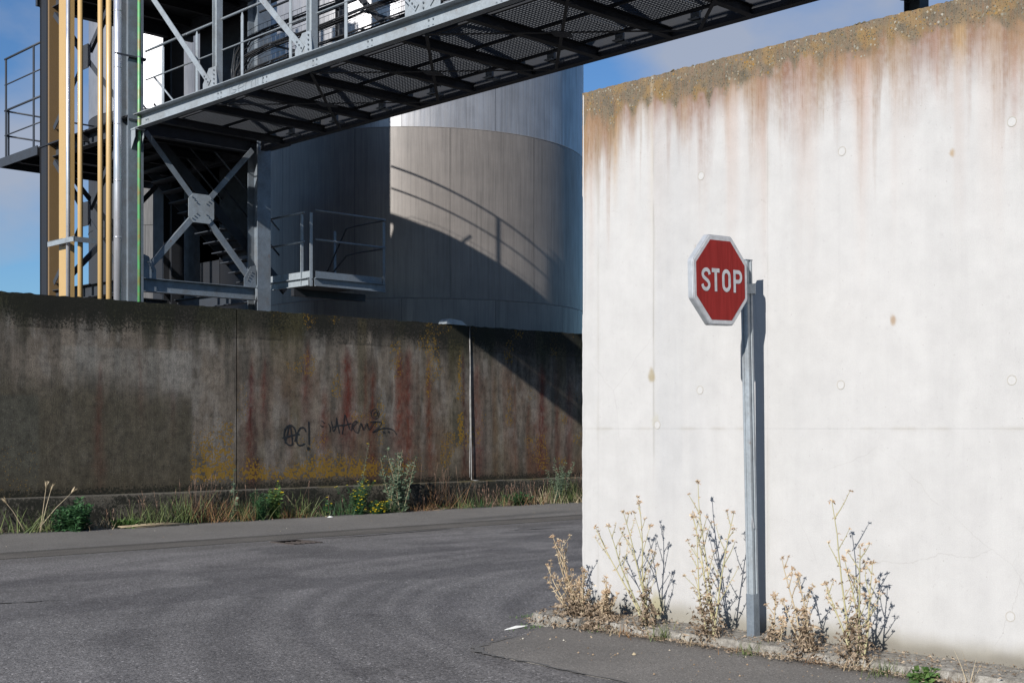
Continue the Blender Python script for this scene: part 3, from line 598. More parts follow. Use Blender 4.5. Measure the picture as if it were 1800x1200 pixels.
for i in range(len(px_) - 1):
    a, c_ = px_[i] + .006, px_[i + 1] - .006; st = .03 if i in (3, 4, 5) else .15
    def ppos(x, t):
        yy = np.where(t < .55, 19.28 + .014 * (fbm(x * 4, t * 5, 135, 3) - .5), 19.28 + (t - .55)); zz = np.where(t < .55, t, .55 + .01 * (fbm(x * 5, x * 0, 136, 3) - .5) + .02 * (t - .55)); return x, yy + .012 * ss(.5, .55, t) * ss(.6, .55, t), zz
    grid_mesh('plinth', lin(a, c_, st), np.concatenate([lin(-.02, .53, .03), np.array([.545, .555, .57]), np.array([.62, .68, .75, .79])]), ppos, plcol, M['bwall'], bw, loc=BL)
mb = MB(); P = [(17.58 + .006 * math.sin(z_ * 5), 19.485, z_) for z_ in np.linspace(.62, 3.64, 24)] + [(17.60, 19.46, .575), (17.64, 19.40, .562), (17.70, 19.36, .56)]
mb.tube(P, [.009 + .003 * rnd.random() for _ in P], 6); shift(mb, BL).build('sealant_strip', M['seal'], bw, True)

def ribbon(mb, pts, wd, fn, closed=False):        # flat brush stroke, fn maps 2D -> 3D
    n = len(pts); vs = []
    for i, p in enumerate(pts):
        a = pts[max(i - 1, 0)]; c_ = pts[min(i + 1, n - 1)]
        if closed: a = pts[(i - 1) % n]; c_ = pts[(i + 1) % n]
        d = Vector((c_[0] - a[0], c_[1] - a[1]))
        if d.length < 1e-9: d = Vector((1, 0))
        d.normalize(); w_ = wd / 2
        vs += [fn(p[0] - d.y * w_, p[1] + d.x * w_), fn(p[0] + d.y * w_, p[1] - d.x * w_)]
    fs = [(2 * i, 2 * i + 1, 2 * i + 3, 2 * i + 2) for i in range(n - 1)]
    if closed: fs.append((2 * n - 2, 2 * n - 1, 1, 0))
    mb.add(vs, fs)
def smooth(pts, k=5):
    out = []; n = len(pts)
    for i in range(n - 1):
        p0 = pts[max(i - 1, 0)]; p1 = pts[i]; p2 = pts[i + 1]; p3 = pts[min(i + 2, n - 1)]
        for j in range(k):
            t = j / k; out.append(tuple(.5 * (2 * p1[c] + (p2[c] - p0[c]) * t + (2 * p0[c] - 5 * p1[c] + 4 * p2[c] - p3[c]) * t * t + (3 * p1[c] - p0[c] - 3 * p2[c] + p3[c]) * t ** 3) for c in (0, 1)))
    out.append(pts[-1]); return out
def arc(cx, cy, rx, ry, a0, a1, n=16): return [(cx + rx * math.cos(R(a0 + (a1 - a0) * i / n)), cy + ry * math.sin(R(a0 + (a1 - a0) * i / n))) for i in range(n + 1)]
# graffiti: coordinates in the drawn strip (u right, v up, metres from its lower left corner)
def gmap(u, v): return (u / 6.43 * .01045 + 12.82, 19.478, 1.02 + (707 - v) / 6.43 * .01075)   # strip drawn at 6.43 units per step
def gm(u, v):
    k = 1 + (u - 160) / 1500 * .10; return (12.86 + (u * .00158) * k, 19.4955, .95 + (707 - v) * .00166 * (1 + (u / 1500) * .10) - u * .00004)
G1 = [smooth([(200, 470), (225, 390), (260, 275), (285, 370), (300, 480)]), [(165, 415), (230, 400), (300, 385), (390, 375)], arc(265, 385, 78, 105, 60, 400, 22), smooth([(470, 350), (450, 310), (400, 310), (365, 360), (350, 430), (370, 485), (420, 490), (455, 470)]), [(508, 240), (512, 330), (515, 485)], arc(505, 525, 12, 12, 0, 360, 8)]
G2 = [smooth([(765, 265), (790, 310), (785, 350)]), smooth([(800, 240), (815, 300), (830, 345), (860, 290), (868, 200)]), [(868, 200), (885, 280), (905, 365)], [(805, 305), (870, 290), (950, 275)], smooth([(940, 375), (960, 290), (975, 175), (1000, 230), (1040, 330)]), [(925, 290), (1000, 275), (1060, 260)], smooth([(1060, 340), (1075, 270), (1110, 240), (1135, 250), (1080, 300), (1110, 350), (1150, 360)]), smooth([(1150, 355), (1165, 300), (1185, 262), (1200, 300), (1215, 330), (1240, 285), (1258, 262), (1270, 300), (1290, 325), (1340, 265), (1370, 245), (1300, 250)]), smooth([(1370, 245), (1430, 250), (1440, 275), (1390, 320), (1330, 358), (1420, 325), (1500, 312), (1580, 325), (1620, 355), (1640, 382)]), arc(1477, 355, 8, 7, 0, 360, 8), arc(1537, 352, 8, 7, 0, 360, 8), smooth([(675, 235), (695, 245), (710, 260)]), smooth([(660, 280), (680, 295), (700, 285)])]
G3 = [arc(1366, 165, 52, 50, -60, 290, 26), smooth([(1395, 140), (1370, 140), (1345, 165), (1355, 190), (1385, 180), (1395, 145), (1398, 185), (1415, 190)])]
for nm, gs, wd, lb in (('graffiti_tag', G1, .025, None), ('graffiti_tag', G2, .015, None), ('graffiti_tag', G3, .012, None)):
    mb = MB()
    for i, s_ in enumerate(gs):
        cen = [( (p[0] - 505) * .7 + 505, p[1]) for p in s_]
        ribbon(mb, [(p[0], p[1]) for p in s_], wd / .0016, lambda u, v, i=i: (gm(u, v)[0], gm(u, v)[1] - i * .00025, gm(u, v)[2]))
    shift(mb, BL).build(nm, M['paint_black'], bw)
# bluish metal offcut lying on the wall top
mb = MB(); mb.prism([(16.95, 3.665), (17.5, 3.66), (17.36, 3.745), (17.05, 3.775), (16.98, 3.745)], 'y', 19.48, 19.72)
tag(mb.build('metal_cover', M['galv_light']), 'crumpled pale blue metal cover lying on top of the stained wall', 'metal cover')

# ------------------------------------------------------------------ bridge
BF, BR, Z0, ZT, YC = 11.0, 13.72, 6.80, 7.05, 20.93
br = tag(empty('pipe_bridge', (12.3, 10, Z0)), 'galvanised steel truss footbridge crossing above the road from the tower', 'footbridge')
BO = (12.3, 10, Z0)
def B(mb, name, mat='galv_light', smooth=False): return shift(mb, BO).build(name, M[mat], br, smooth)
nodes = [18.40, 15.80, 13.20, 10.60, 8.0, 5.4, 2.8, .2]; YE = -2.4
for side in (0, 1):
    s = 1 if side == 0 else -1; x = BF if side == 0 else BR; xw = x + s * .12     # web plane
    mat = 'galv_light' if side == 0 else 'shade_black'  # rear truss: the same steel with its shade put into the colour
    mb = MB(); mb.box(min(xw, xw + s * .01), max(xw, xw + s * .01), YE, YC - .02 - .0, Z0 + .012, ZT - .012)
    mb.box(min(x, xw + s * .01), max(x, xw + s * .01), YE, YC - .02, ZT - .012, ZT); mb.box(min(x, xw + s * .01), max(x, xw + s * .01), YE, YC - .02, Z0, Z0 + .012)
    B(mb, 'bottom_chord', mat)
    if side == 0:
        mb = MB(); mb.box(xw + .012, xw + .020, YE, YC - .05, ZT + .002, ZT + .06); B(mb, 'kick_plate')
    mb = MB(); mb.hbar((xw, YE, 9.48), (xw, (YC if side == 0 else 18.45), 9.48), .14, .16); B(mb, 'top_chord', mat)
    tops = [YC] + nodes
    for i, yn in enumerate(nodes):
        mb = MB(); mb.hbar((xw + s * .03, yn, ZT + .002), (xw + s * .03, yn, 9.40), .11, .13, .012, up=(0, 1, 0)); B(mb, 'truss_post', mat)
        # gusset with the diagonals
        up = YC - .1 if i == 0 else nodes[i - 1]
        xd = xw - s * .045
        if i <= 2:
            if not (side == 1 and i == 0):
                mb = MB(); d = Vector((0, up - yn, 9.38 - ZT)).normalized()
                p = Vector((xd, yn + .12, ZT + .10)); q = Vector((xd, up - .05, 9.36)); mb.bar(p, q, .012, .10, up=(0, 1, 0)); mb.bar(p, q, .05, .012, up=(0, 1, 0), off=(-s * .02 * 1, .045))
                B(mb, 'truss_diagonal', mat)
        if i >= 2 and i + 1 < len(nodes):
            dn = nodes[i + 1]; mb = MB(); p = Vector((xd, yn - .12, ZT + .10)); q = Vector((xd, dn + .05, 9.36)); mb.bar(p, q, .012, .10, up=(0, 1, 0)); mb.bar(p, q, .05, .012, up=(0, 1, 0), off=(-s * .02, .045)); B(mb, 'truss_diagonal', mat)
        mb = MB(); xg = xw - s * .030
        yl = yn + .34 if i <= 2 else yn + .08; yr = yn - .08 if i < 2 else yn - .34
        mb.prism([(yl, ZT + .002), (yl, ZT + .12), (yn + (.16 if i <= 2 else .06), ZT + .34), (yn - (.06 if i < 2 else .16), ZT + .34), (yr, ZT + .12), (yr, ZT + .002)], 'x', xg - .004, xg + .004); B(mb, 'gusset_plate', mat)
# bolts on the front chord, gussets
def bolt(mb, p, ax, r=.014, h=.012):
    p = Vector(p); a = Vector(ax).normalized(); mb.tube([p, p + a * h], r, 6)
mb = MB()
for i, yn in enumerate(nodes):
    for dy in (-.045, .045):
        for dz in (-.05, .03): bolt(mb, (BF + .12, yn - .12 + dy, 6.92 + dz), (-1, 0, 0))
    for dy in (-.045, .045):
        for dz in (-.05, .03): bolt(mb, (BF + .12, yn - 1.42 + dy, 6.92 + dz), (-1, 0, 0))
    if i <= 2:
        for k in range(3): bolt(mb, (BF + .065, yn + .15 + k * .055, ZT + .12 + k * .055), (-1, 0, 0))
    for k in range(4): bolt(mb, (BF + .08, yn - .01, ZT + .07 + k * .07), (-1, 0, 0))
for dy in (.0, .06): bolt(mb, (BF + .12, 20.6 + dy, 6.93), (-1, 0, 0))
tag(B(mb, 'bolts', 'weld'), kind='stuff')
# maker's lettering welded on the chord web ("semu")
mb = MB(); lx = BF + .118
def cm(u, v): return (lx - .001, 17.98 - u, 6.845 + v)
for s_ in ([(.0, .0), (.0, .15)], smooth([(.20, .13), (.11, .14), (.05, .115), (.11, .08), (.19, .065), (.13, .03), (.04, .035)]), smooth([(.24, .07), (.40, .085), (.385, .12), (.32, .135), (.25, .105), (.24, .05), (.29, .02), (.37, .02), (.40, .035)]), smooth([(.46, .01), (.46, .10), (.49, .13), (.56, .13), (.59, .125)]), smooth([(.62, .01), (.62, .10), (.66, .13), (.72, .13)]), [(.74, .135), (.74, .01)], [(.80, .135), (.80, .04), (.82, .015), (.90, .012), (.93, .04), (.93, .14)], [(.935, .14), (.935, .0)]):
    ribbon(mb, s_, .008, cm)
B(mb, 'raised_lettering', 'weld')
# rails and their posts
for side in (0, 1):
    x = BF + .20 if side == 0 else BR - .20; mat = 'galv_light' if side == 0 else 'dark'
    for z, r in (((8.16, .021), (7.66, .013)) if side == 0 else ((9.35, .022), (8.88, .018))):
        mb = MB(); mb.tube([(x, YE, z), (x, YC - .1, z)], r, 10); B(mb, 'handrail', mat, True)
    if side == 0:
        for yp in (20.23, 19.12, 17.75, 16.42, 15.04, 13.68, 12.35, 11.0, 9.7, 8.4, 7.1):
            mb = MB(); mb.prism([(yp - .033, ZT - .1), (yp + .033, ZT - .1), (yp + .033, 8.07), (yp, 8.145), (yp - .033, 8.07)], 'x', x - .006, x + .006); B(mb, 'rail_post')
mb = MB(); mb.bar((BR - .2, 19.0, 7.0), (BR - .2, 19.0, 9.35), .05, .05); B(mb, 'rail_post', 'dark')
# cross beams, stringers, gratings
k = 0; yb = 20.2; beams = []
while yb > YE: beams.append(yb); yb -= 1.30
for yb in beams:
    mb = MB(); mb.hbar((BF + .13, yb, 6.865), (BR - .13, yb, 6.865), .10, .13); B(mb, 'cross_beam', 'shade_black')  # colour darkened for the shade under the deck
    mb = MB(); mb.prism([(yb - .05, 6.80), (yb + .16, 6.80), (yb + .05, 6.93), (yb - .05, 6.93)], 'x', BF + .131, BF + .137); B(mb, 'end_plate', 'galv')
for x in (BF + .52, 12.42, BR - .42):
    mb = MB(); mb.bar((x, YE, 6.955), (x, YC - .2, 6.955), .04, .04); B(mb, 'stringer', 'shade_black')
gx0, gx1 = BF + .47, BR - .40
bars = MB(); bars.box(-.0015, .0015, 0, 1, -.014, .014)
gi = 0; yg = YC - .15
while yg > YE + 1.3:
    mb = MB(); y1 = yg - 1.285; n = int((gx1 - gx0) / .042)
    yy = yg
    while yy > y1: mb.box(gx0, gx1, yy - .005, yy + .005, 7.000, 7.012); yy -= .066
    n = int((gx1 - gx0) / .056)
    for j in range(n + 1):
        xx = gx0 + j * (gx1 - gx0) / n; mb.box(xx - .004, xx + .004, y1, yg, 6.976, 7.012)
    mb.box(gx0 - .004, gx0, y1, yg, 6.982, 7.014); mb.box(gx1, gx1 + .004, y1, yg, 6.982, 7.014)
    o = B(mb, 'deck_grating', 'grating'); yg -= 1.30
# wind bracing under the deck
for i in range(len(nodes) - 1):
    a, c_ = nodes[i], nodes[i + 1]
    for p, q in (((BF + .14, a, 6.785), (BR - .14, c_, 6.785)), ((BR - .14, a, 6.772), (BF + .14, c_, 6.772))):
        mb = MB(); mb.bar(p, q, .045, .010); B(mb, 'wind_brace', 'shade_black')
    mb = MB(); cy = (a + c_) / 2; cx = (BF + BR) / 2
    mb.prism([(cx - .22, cy), (cx - .1, cy - .08), (cx, cy - .13), (cx + .1, cy - .08), (cx + .22, cy), (cx + .1, cy + .08), (cx, cy + .13), (cx - .1, cy + .08)], 'z', 6.758, 6.766); B(mb, 'brace_plate', 'dark')
# added solid panel along the rear side, sized for its shadow on the tank
mb = MB(); mb.box(BR - .06, BR - .052, 18.5, YC - .1, ZT + .02, 8.12); B(mb, 'shadow_panel', 'galv')
# small brackets hanging at the rear chord
for i, yb in enumerate(beams[:10]):
    mb = MB(); mb.box(BR - .40, BR - .16, yb - .66, yb - .52, 6.86, 6.875); mb.box(BR - .34, BR - .30, yb - .66, yb - .52, 6.86, 6.98); B(mb, 'hanger_bracket', 'galv')

# wire mesh cable trays beyond the rear truss
for k, zt in enumerate((7.72, 8.02, 8.32, 8.62)):
    e = empty('cable_tray', (12.9, 14, zt))
    tag(e, ['lowest black wire mesh cable tray inside the footbridge', 'second lowest wire mesh cable tray inside the footbridge', 'third wire mesh cable tray up inside the footbridge', 'topmost wire mesh cable tray inside the footbridge'][k], 'cable tray', 'wire mesh cable trays inside the footbridge')
    x0, x1 = 12.80, 13.04; yend = 20.65; mb = MB()
    path = lambda x, dz: [(x, -2, zt + dz), (x, 20.1 - .1 * k, zt + dz), (x, yend - .35, zt + dz - .05), (x, yend - .1, zt + dz - .25), (x, yend, zt + dz - .6), (x, yend, 7.0)]
    for x, dz in ((x0, 0), (x0, .10), (x1, 0), (x1, .10), (x0 + .08, -.01), (x0 + .16, -.01)): mb.tube(path(x, dz), .005, 4)
    yy = 20.0
    while yy > 10:
        mb.tube([(x0, yy, zt + .10), (x0, yy, zt), (x1, yy, zt), (x1, yy, zt + .10)], .0035, 3); yy -= .13
    shift(mb, (12.9, 14, zt)).build('wire_mesh', M['dark'], e)
    for j in range(4):
        mb = MB(); xo = x0 + .04 + j * .05; ph = rnd.uniform(0, 6)
        pts = [(xo + .01 * math.sin(t_ * 1.7 + ph), t_, zt + .018 + .012 * math.sin(t_ * 2.3 + ph)) for t_ in np.arange(-2, 20.1 - .1 * k, .45)]
        pts += [(xo, yend - .35, zt - .03), (xo, yend - .08, zt - .25), (xo, yend, zt - .5), (xo, yend, 7.0)]
        mb.tube(pts, .011 + .005 * rnd.random(), 5); shift(mb, (12.9, 14, zt)).build('cable', M['black'], e, True)
    for yy in (19.4, 16.8, 14.2, 11.6):
        mb = MB(); mb.bar((BR - .2, yy, zt - .02), (x0, yy, zt - .02), .04, .03)
        shift(mb, (12.9, 14, zt)).build('tray_bracket', M['dark'], e)

# support leg of the bridge behind the white wall
cs = tag(empty('bridge_column', (13.75, 7.6, 0)), 'dark steel column standing behind the white wall under the footbridge', 'column')
mb = MB(); mb.hbar((0, 0, 0), (0, 0, 6.79), .2, .2, .014, up=(0, 1, 0)); mb.build('post', M['dark'], cs)
for k in range(3):
    mb = MB(); c0 = (-.16 - .02 * k, .05 * k, 6.52 + .05 * k); r_ = .07 + .02 * k
    mb.tube([(c0[0], c0[1] + math.cos(t_) * r_, c0[2] + math.sin(t_) * r_) for t_ in np.linspace(0, 5.6, 16)] + [(-.1, 0, 6.75)], .005, 5); mb.build('cable_loop', M['black'], cs, True)

# ------------------------------------------------------------------ tower
TW = (12.4, 22.6, 0)
tw = tag(empty('steel_tower', TW), 'galvanised steel frame stair tower rising behind the stained wall', 'steel tower')
def T(mb, name, mat='galv', smooth=False): return shift(mb, TW).build(name, M[mat], tw, smooth)
cx = (11.07, 13.69)
for j, yc in enumerate((21.11, 24.3)):
    for i, xc in enumerate(cx):
        mb = MB(); mb.hbar((xc, yc, 0), (xc, yc, 13.5), .29, .34, .018, up=(0, 1, 0)); T(mb, 'column', 'galv' if j == 0 else 'shade_black')  # rear columns carry their shade in the colour
def xbrace(p00, p10, p01, p11, plane, mat, ps=.26):
    c0 = (Vector(p00) + Vector(p11)) / 2
    for p in (p00, p10, p01, p11):
        p = Vector(p); d = (c0 - p).normalized(); mb = MB(); n = (0, 1, 0) if plane == 'y' else (1, 0, 0)
        q = c0 - d * .15; mb.bar(p + d * .1, q, .10, .012, up=n, off=(0, 0)); mb.bar(p + d * .1, q, .012, .06, up=n, off=(.044, .03)); T(mb, 'brace', mat)
    mb = MB(); a = ps; c1 = a * .62; z = c0.z; u = c0.x if plane == 'y' else c0.y
    poly = [(u - a, z - c1), (u - c1, z - a), (u + c1, z - a), (u + a, z - c1), (u + a, z + c1), (u + c1, z + a), (u - c1, z + a), (u - a, z + c1)]
    t = c0.y if plane == 'y' else c0.x; mb.prism([(p, q * 1.0) for p, q in poly], plane, t - .025, t - .012); T(mb, 'gusset_plate', mat if mat == 'dark' else 'galv_light')
    if plane == 'y':
        mb = MB()
        for sx in (-1, 1):
            for sz in (-1, 1):
                for k in range(3): bolt(mb, (u + sx * (.10 + .045 * k), t - .025, z + sz * (.10 + .045 * k)), (0, -1, 0), .013, .02)
        T(mb, 'bolts', 'weld')['kind'] = 'stuff'
yf = 21.0
xbrace((11.22, yf, 4.28), (13.54, yf, 4.28), (11.22, yf, 6.88), (13.54, yf, 6.88), 'y', 'galv')
for z0, z1 in ((4.3, 6.75), (7.25, 9.55)): xbrace((11.0, 21.3, z0), (11.0, 24.1, z0), (11.0, 21.3, z1), (11.0, 24.1, z1), 'x', 'dark', .22)
xbrace((11.22, 24.3, 4.3), (13.54, 24.3, 4.3), (11.22, 24.3, 6.8), (13.54, 24.3, 6.8), 'y', 'dark', .22)
for (xa, za) in ((11.22, 4.30), (13.54, 4.30)):
    s = 1 if xa < 12 else -1; mb = MB(); mb.prism([(xa, za - .06), (xa + s * .26, za - .06), (xa + s * .26, za + .1), (xa + s * .12, za + .32), (xa, za + .36)], 'y', yf - .02, yf - .008); T(mb, 'gusset_plate', 'galv')
    mb = MB()
    for k in range(4): bolt(mb, (xa + s * (.10 + .03 * k), yf - .02, za + .22 - .05 * k), (0, -1, 0), .012, .02)
    T(mb, 'bolts', 'weld')['kind'] = 'stuff'
for z in (4.12, ):
    for p, q, mt in (((11.22, yf + .02, z), (13.54, yf + .02, z), 'galv'), ((11.22, 24.3, z), (13.54, 24.3, z), 'dark'), ((11.07, 21.28, z), (11.07, 24.13, z), 'dark'), ((13.69, 21.28, z), (13.69, 24.13, z), 'dark')):
        mb = MB(); mb.hbar(p, q, .16, .24, .014); T(mb, 'beam', mt)
for z in (6.9, 9.75):
    for p, q in (((11.22, 21.15, z), (13.54, 21.15, z)), ((11.22, 24.3, z), (13.54, 24.3, z)), ((11.07, 21.28, z), (11.07, 24.13, z)), ((13.69, 21.28, z), (13.69, 24.13, z))):
        mb = MB(); mb.hbar(p, q, .16, .24, .014); T(mb, 'beam', 'dark')
# added near-black panels that shade the tanks, then the side platform
mb = MB(); mb.box(14.04, 14.06, 21.42, 23.85, 5.0, 9.86); T(mb, 'shade_panel', 'shade_black')
mb = MB(); mb.box(14.04, 14.06, 23.1, 25.8, 4.2, 6.98); T(mb, 'shade_panel', 'shade_black')
for (z, y1_) in ((7.03, 26.25), (9.90, 24.55)):
    mb = MB(); mb.box(10.86 + .05, 14.3, YC + .33 if z > 8 else YC + .02, y1_, z - .03, z); T(mb, 'platform_deck', 'shade_black')
    mb = MB(); mb.box(10.88, 10.90, 24.5, max(y1_, 24.56), z - .16, z + .02); mb.box(10.88, 14.3, y1_, y1_ + .012, z - .16, z + .02); T(mb, 'fascia', 'dark')
    for yy in np.arange(21.8, y1_, .9):
        mb = MB(); mb.hbar((10.95, yy, z - .11), (14.25, yy, z - .11), .08, .14); T(mb, 'floor_joist', 'shade_black')
for xx, yy, zt in ((10.97, 26.15, 9.06), (10.97, 24.85, 9.06), (11.05, 26.22, 8.05), (12.6, 26.22, 8.05), (14.2, 26.22, 8.05)):
    mb = MB(); mb.bar((xx, yy, 7.0), (xx, yy, zt), .06, .02, up=(1, 0, 0)); T(mb, 'rail_post', 'dark')
for z in (7.52, 8.02, 8.54, 9.06):
    mb = MB(); mb.tube([(10.97, 24.4, z), (10.97, 26.2, z)], .022 if z > 9 or z == 8.02 else .014, 8); T(mb, 'rail', 'dark', True)
for z in (7.52, 8.02): mb = MB(); mb.tube([(10.97, 26.2, z), (14.2, 26.22, z)], .018, 8); T(mb, 'rail', 'dark', True)
mb = MB(); mb.box(10.93, 10.945, 24.18, 24.42, 4, 13.5); T(mb, 'side_plate', 'shade_black')
# bracket on column 1 carrying the bridge
mb = MB(); mb.prism([(20.94, 6.44), (20.80, 6.64), (20.80, 6.785), (20.94, 6.785)], 'x', 10.98, 10.99); mb.prism([(20.94, 6.44), (20.80, 6.64), (20.80, 6.785), (20.94, 6.785)], 'x', 11.14, 11.15); mb.box(10.97, 11.16, 20.78, 20.94, 6.770, 6.795); T(mb, 'bearing_bracket', 'galv_light')
mb = MB()
for k in range(12): bolt(mb, (11.07 - .009, 21.05 + .03 * (k % 2), 4.15 + .055 * (k // 2) - .12), (-1, 0, 0), .014, .02)
T(mb, 'bolts', 'weld')['kind'] = 'stuff'
for z, l in ((8.02, .5), (6.95, .9)):
    mb = MB(); mb.box(10.93, 11.25 + (l - .5) * .5, 20.925, 20.94, z - .012, z + .022); T(mb, 'clamp_arm', 'dark')
mb = MB(); mb.box(10.66, 11.25, 20.90, 20.915, 8.03, 8.06); T(mb, 'clamp_arm', 'dark')

# ------------------------------------------------------------------ pipes on the tower's sunlit side
def pipe(name, x, y, r, mat, label, cat, z0=0, z1=13.5, seams=()):
    e = tag(empty(name, (x, y, 0)), label, cat); mb = MB(); mb.tube([(0, 0, z0), (0, 0, z1)], r, 28); mb.build('pipe', M[mat], e, True)
    for z in seams:
        mb = MB(); mb.tube([(0, 0, z), (0, 0, z + .02)], r + .003, 28); mb.build('band', M[mat], e, True)
    return e
pipe('tan_pipe', 10.78, 22.46, .047, 'tan', 'tan pipe just right of the slim silver pipe', 'pipe')
pipe('tan_pipe', 10.78, 21.68, .047, 'tan', 'slim tan pipe standing alone in the middle of the pipe row', 'pipe')
pipe('tan_pipe', 10.78, 21.36, .050, 'tan', 'tan pipe touching the wide silver insulated pipe', 'pipe')
pipe('silver_pipe', 10.70, 22.78, .038, 'alu', 'slim bright silver pipe in front of the tan duct', 'pipe')
pipe('insulated_pipe', 10.80, 21.07, .072, 'alu', 'wide silver clad pipe with ring seams beside the column', 'pipe', seams=[4.9 + .98 * k for k in range(9)])
gp = pipe('green_pipe', 11.09, 20.86, .030, 'green', 'thin green painted pipe with rust running down the column face', 'pipe')
for z in (6.97, 8.045):
    mb = MB(); mb.tube([(0, 0, z - .008), (0, 0, z + .012)], .033, 16); mb.build('clamp', M['weld'], gp)
dc = tag(empty('tan_duct', (10.9, 23.5, 0)), 'tall tan sheet metal duct at the left end of the pipe row', 'duct')
mb = MB(); mb.box(10.93, 11.14, 24.07, 24.125, 0, 13.5); shift(mb, (10.9, 23.5, 0)).build('duct_casing', M['brown'], dc)
mb = MB(); mb.box(10.74, 10.875, 22.89, 23.24, 0, 13.5); shift(mb, (10.9, 23.5, 0)).build('duct_box', M['tan'], dc)
pb = tag(empty('pipe_bracket', (10.7, 22.8, 5.0)), 'galvanised angle bracket clasping the silver and tan pipes', 'bracket')
mb = MB(); mb.box(10.60, 10.612, 22.78, 23.42, 4.96, 5.05); mb.box(10.60, 10.68, 22.78, 23.42, 5.045, 5.055); shift(mb, (10.7, 22.8, 5.0)).build('arm', M['galv_light'], pb)
mb = MB(); mb.box(10.60, 11.02, 22.34, 22.352, 4.95, 5.04); mb.box(10.60, 11.02, 22.352, 22.42, 5.035, 5.045); shift(mb, (10.7, 22.8, 5.0)).build('arm', M['galv'], pb)
mb = MB(); mb.box(10.60, 10.612, 22.34, 22.78, 4.96, 5.05); shift(mb, (10.7, 22.8, 5.0)).build('arm', M['galv_light'], pb)

# ------------------------------------------------------------------ landing and stair right of the tower
LD = (15.2, 20.9, 4.4)
st_ = tag(empty('stair_landing', LD), 'galvanised stair landing with guard rail hanging beside the round tank', 'stair')
def S(mb, name, mat='galv', smooth=False): return shift(mb, LD).build(name, M[mat], st_, smooth)
lx0, lx1, ly0, ly1 = 14.34, 16.06, 20.33, 21.95
mb = MB(); mb.box(lx0 + .01, lx1 - .01, ly0 + .01, ly1, 4.40, 4.42); S(mb, 'landing_deck', 'dark')
mb = MB(); mb.box(lx0 - .06, lx0, ly0 + .1, ly1, 4.29, 4.302); mb.box(lx0 - .06, lx0, ly0 + .1, ly1, 4.428, 4.44); mb.box(lx0 - .008, lx0, ly0 + .1, ly1, 4.302, 4.428); S(mb, 'edge_channel', 'galv_light')
mb = MB(); mb.box(lx0 + .06, lx1, ly0 - .06, ly0, 4.28, 4.292); mb.box(lx0 + .06, lx1, ly0 - .06, ly0, 4.428, 4.44); mb.box(lx0 + .06, lx1, ly0 - .004, ly0 + .004, 4.292, 4.428); S(mb, 'edge_channel', 'galv')
mb = MB(); mb.box(lx0 + .004, lx0 + .010, ly0 + .08, ly1, 4.45, 4.57); S(mb, 'kick_plate', 'galv_light')
mb = MB(); mb.box(lx0 + .1, lx1, ly0 + .012, ly0 + .018, 4.45, 4.57); S(mb, 'kick_plate', 'galv')
for (x, y) in ((lx0, ly0 + .02), (lx0, ly0 + .32), (lx1, ly0), (lx0 + .9, ly1), (lx1, ly1)):
    mb = MB(); mb.bar((x, y, 4.28), (x, y, 5.66), .06, .012, up=(0, 1, 0)); mb.bar((x + .02, y + .02, 4.28), (x + .02, y + .02, 5.66), .012, .05, up=(0, 1, 0)); S(mb, 'rail_post', 'galv_light' if x < 14.5 else 'galv')
for z in (5.69, 5.14):
    mb = MB(); mb.tube([(lx0, ly1 + .3, z), (lx0, ly0 + .25, z)], .021, 8); S(mb, 'rail', 'galv_light', True)
    mb = MB(); mb.tube([(lx0 + .08, ly0, z + .02), (lx1 + .04, ly0, z + .02)], .021, 8); S(mb, 'rail', 'galv', True)
    mb = MB(); mb.tube([(lx1, ly0, z), (lx1, ly0 + .9, z), (lx1 - .1, ly0 + 1.1, z - .05), (lx1 - .1, ly1 + .4, 4.5)], .016, 8); S(mb, 'rail', 'dark', True)
# flight climbing back towards the tower
for k in range(14):
    z = 4.55 + k * .178; x = 14.5 - k * .19
    mb = MB(); mb.box(x - .13, x + .12, 22.05, 23.0, z, z + .02); S(mb, 'tread', 'dark')  # treads coloured darker for the shade inside the tower
for y in (22.02, 23.02):
    mb = MB(); mb.bar((14.9, y, 4.35), (12.0, y, 7.0), .012, .20, up=(0, 0, 1)); S(mb, 'stringer', 'dark')
    for dz in (.55, 1.05):
        mb = MB(); mb.tube([(14.75, y, 4.5 + dz), (12.0, y, 7.05 + dz)], .018, 8); S(mb, 'stair_rail', 'galv' if dz > 1 else 'dark', True)
mb = MB(); mb.bar((14.3, 20.9, 4.2), (16.0, 20.9, 4.2), .1, .14); S(mb, 'support_beam', 'shade_black')

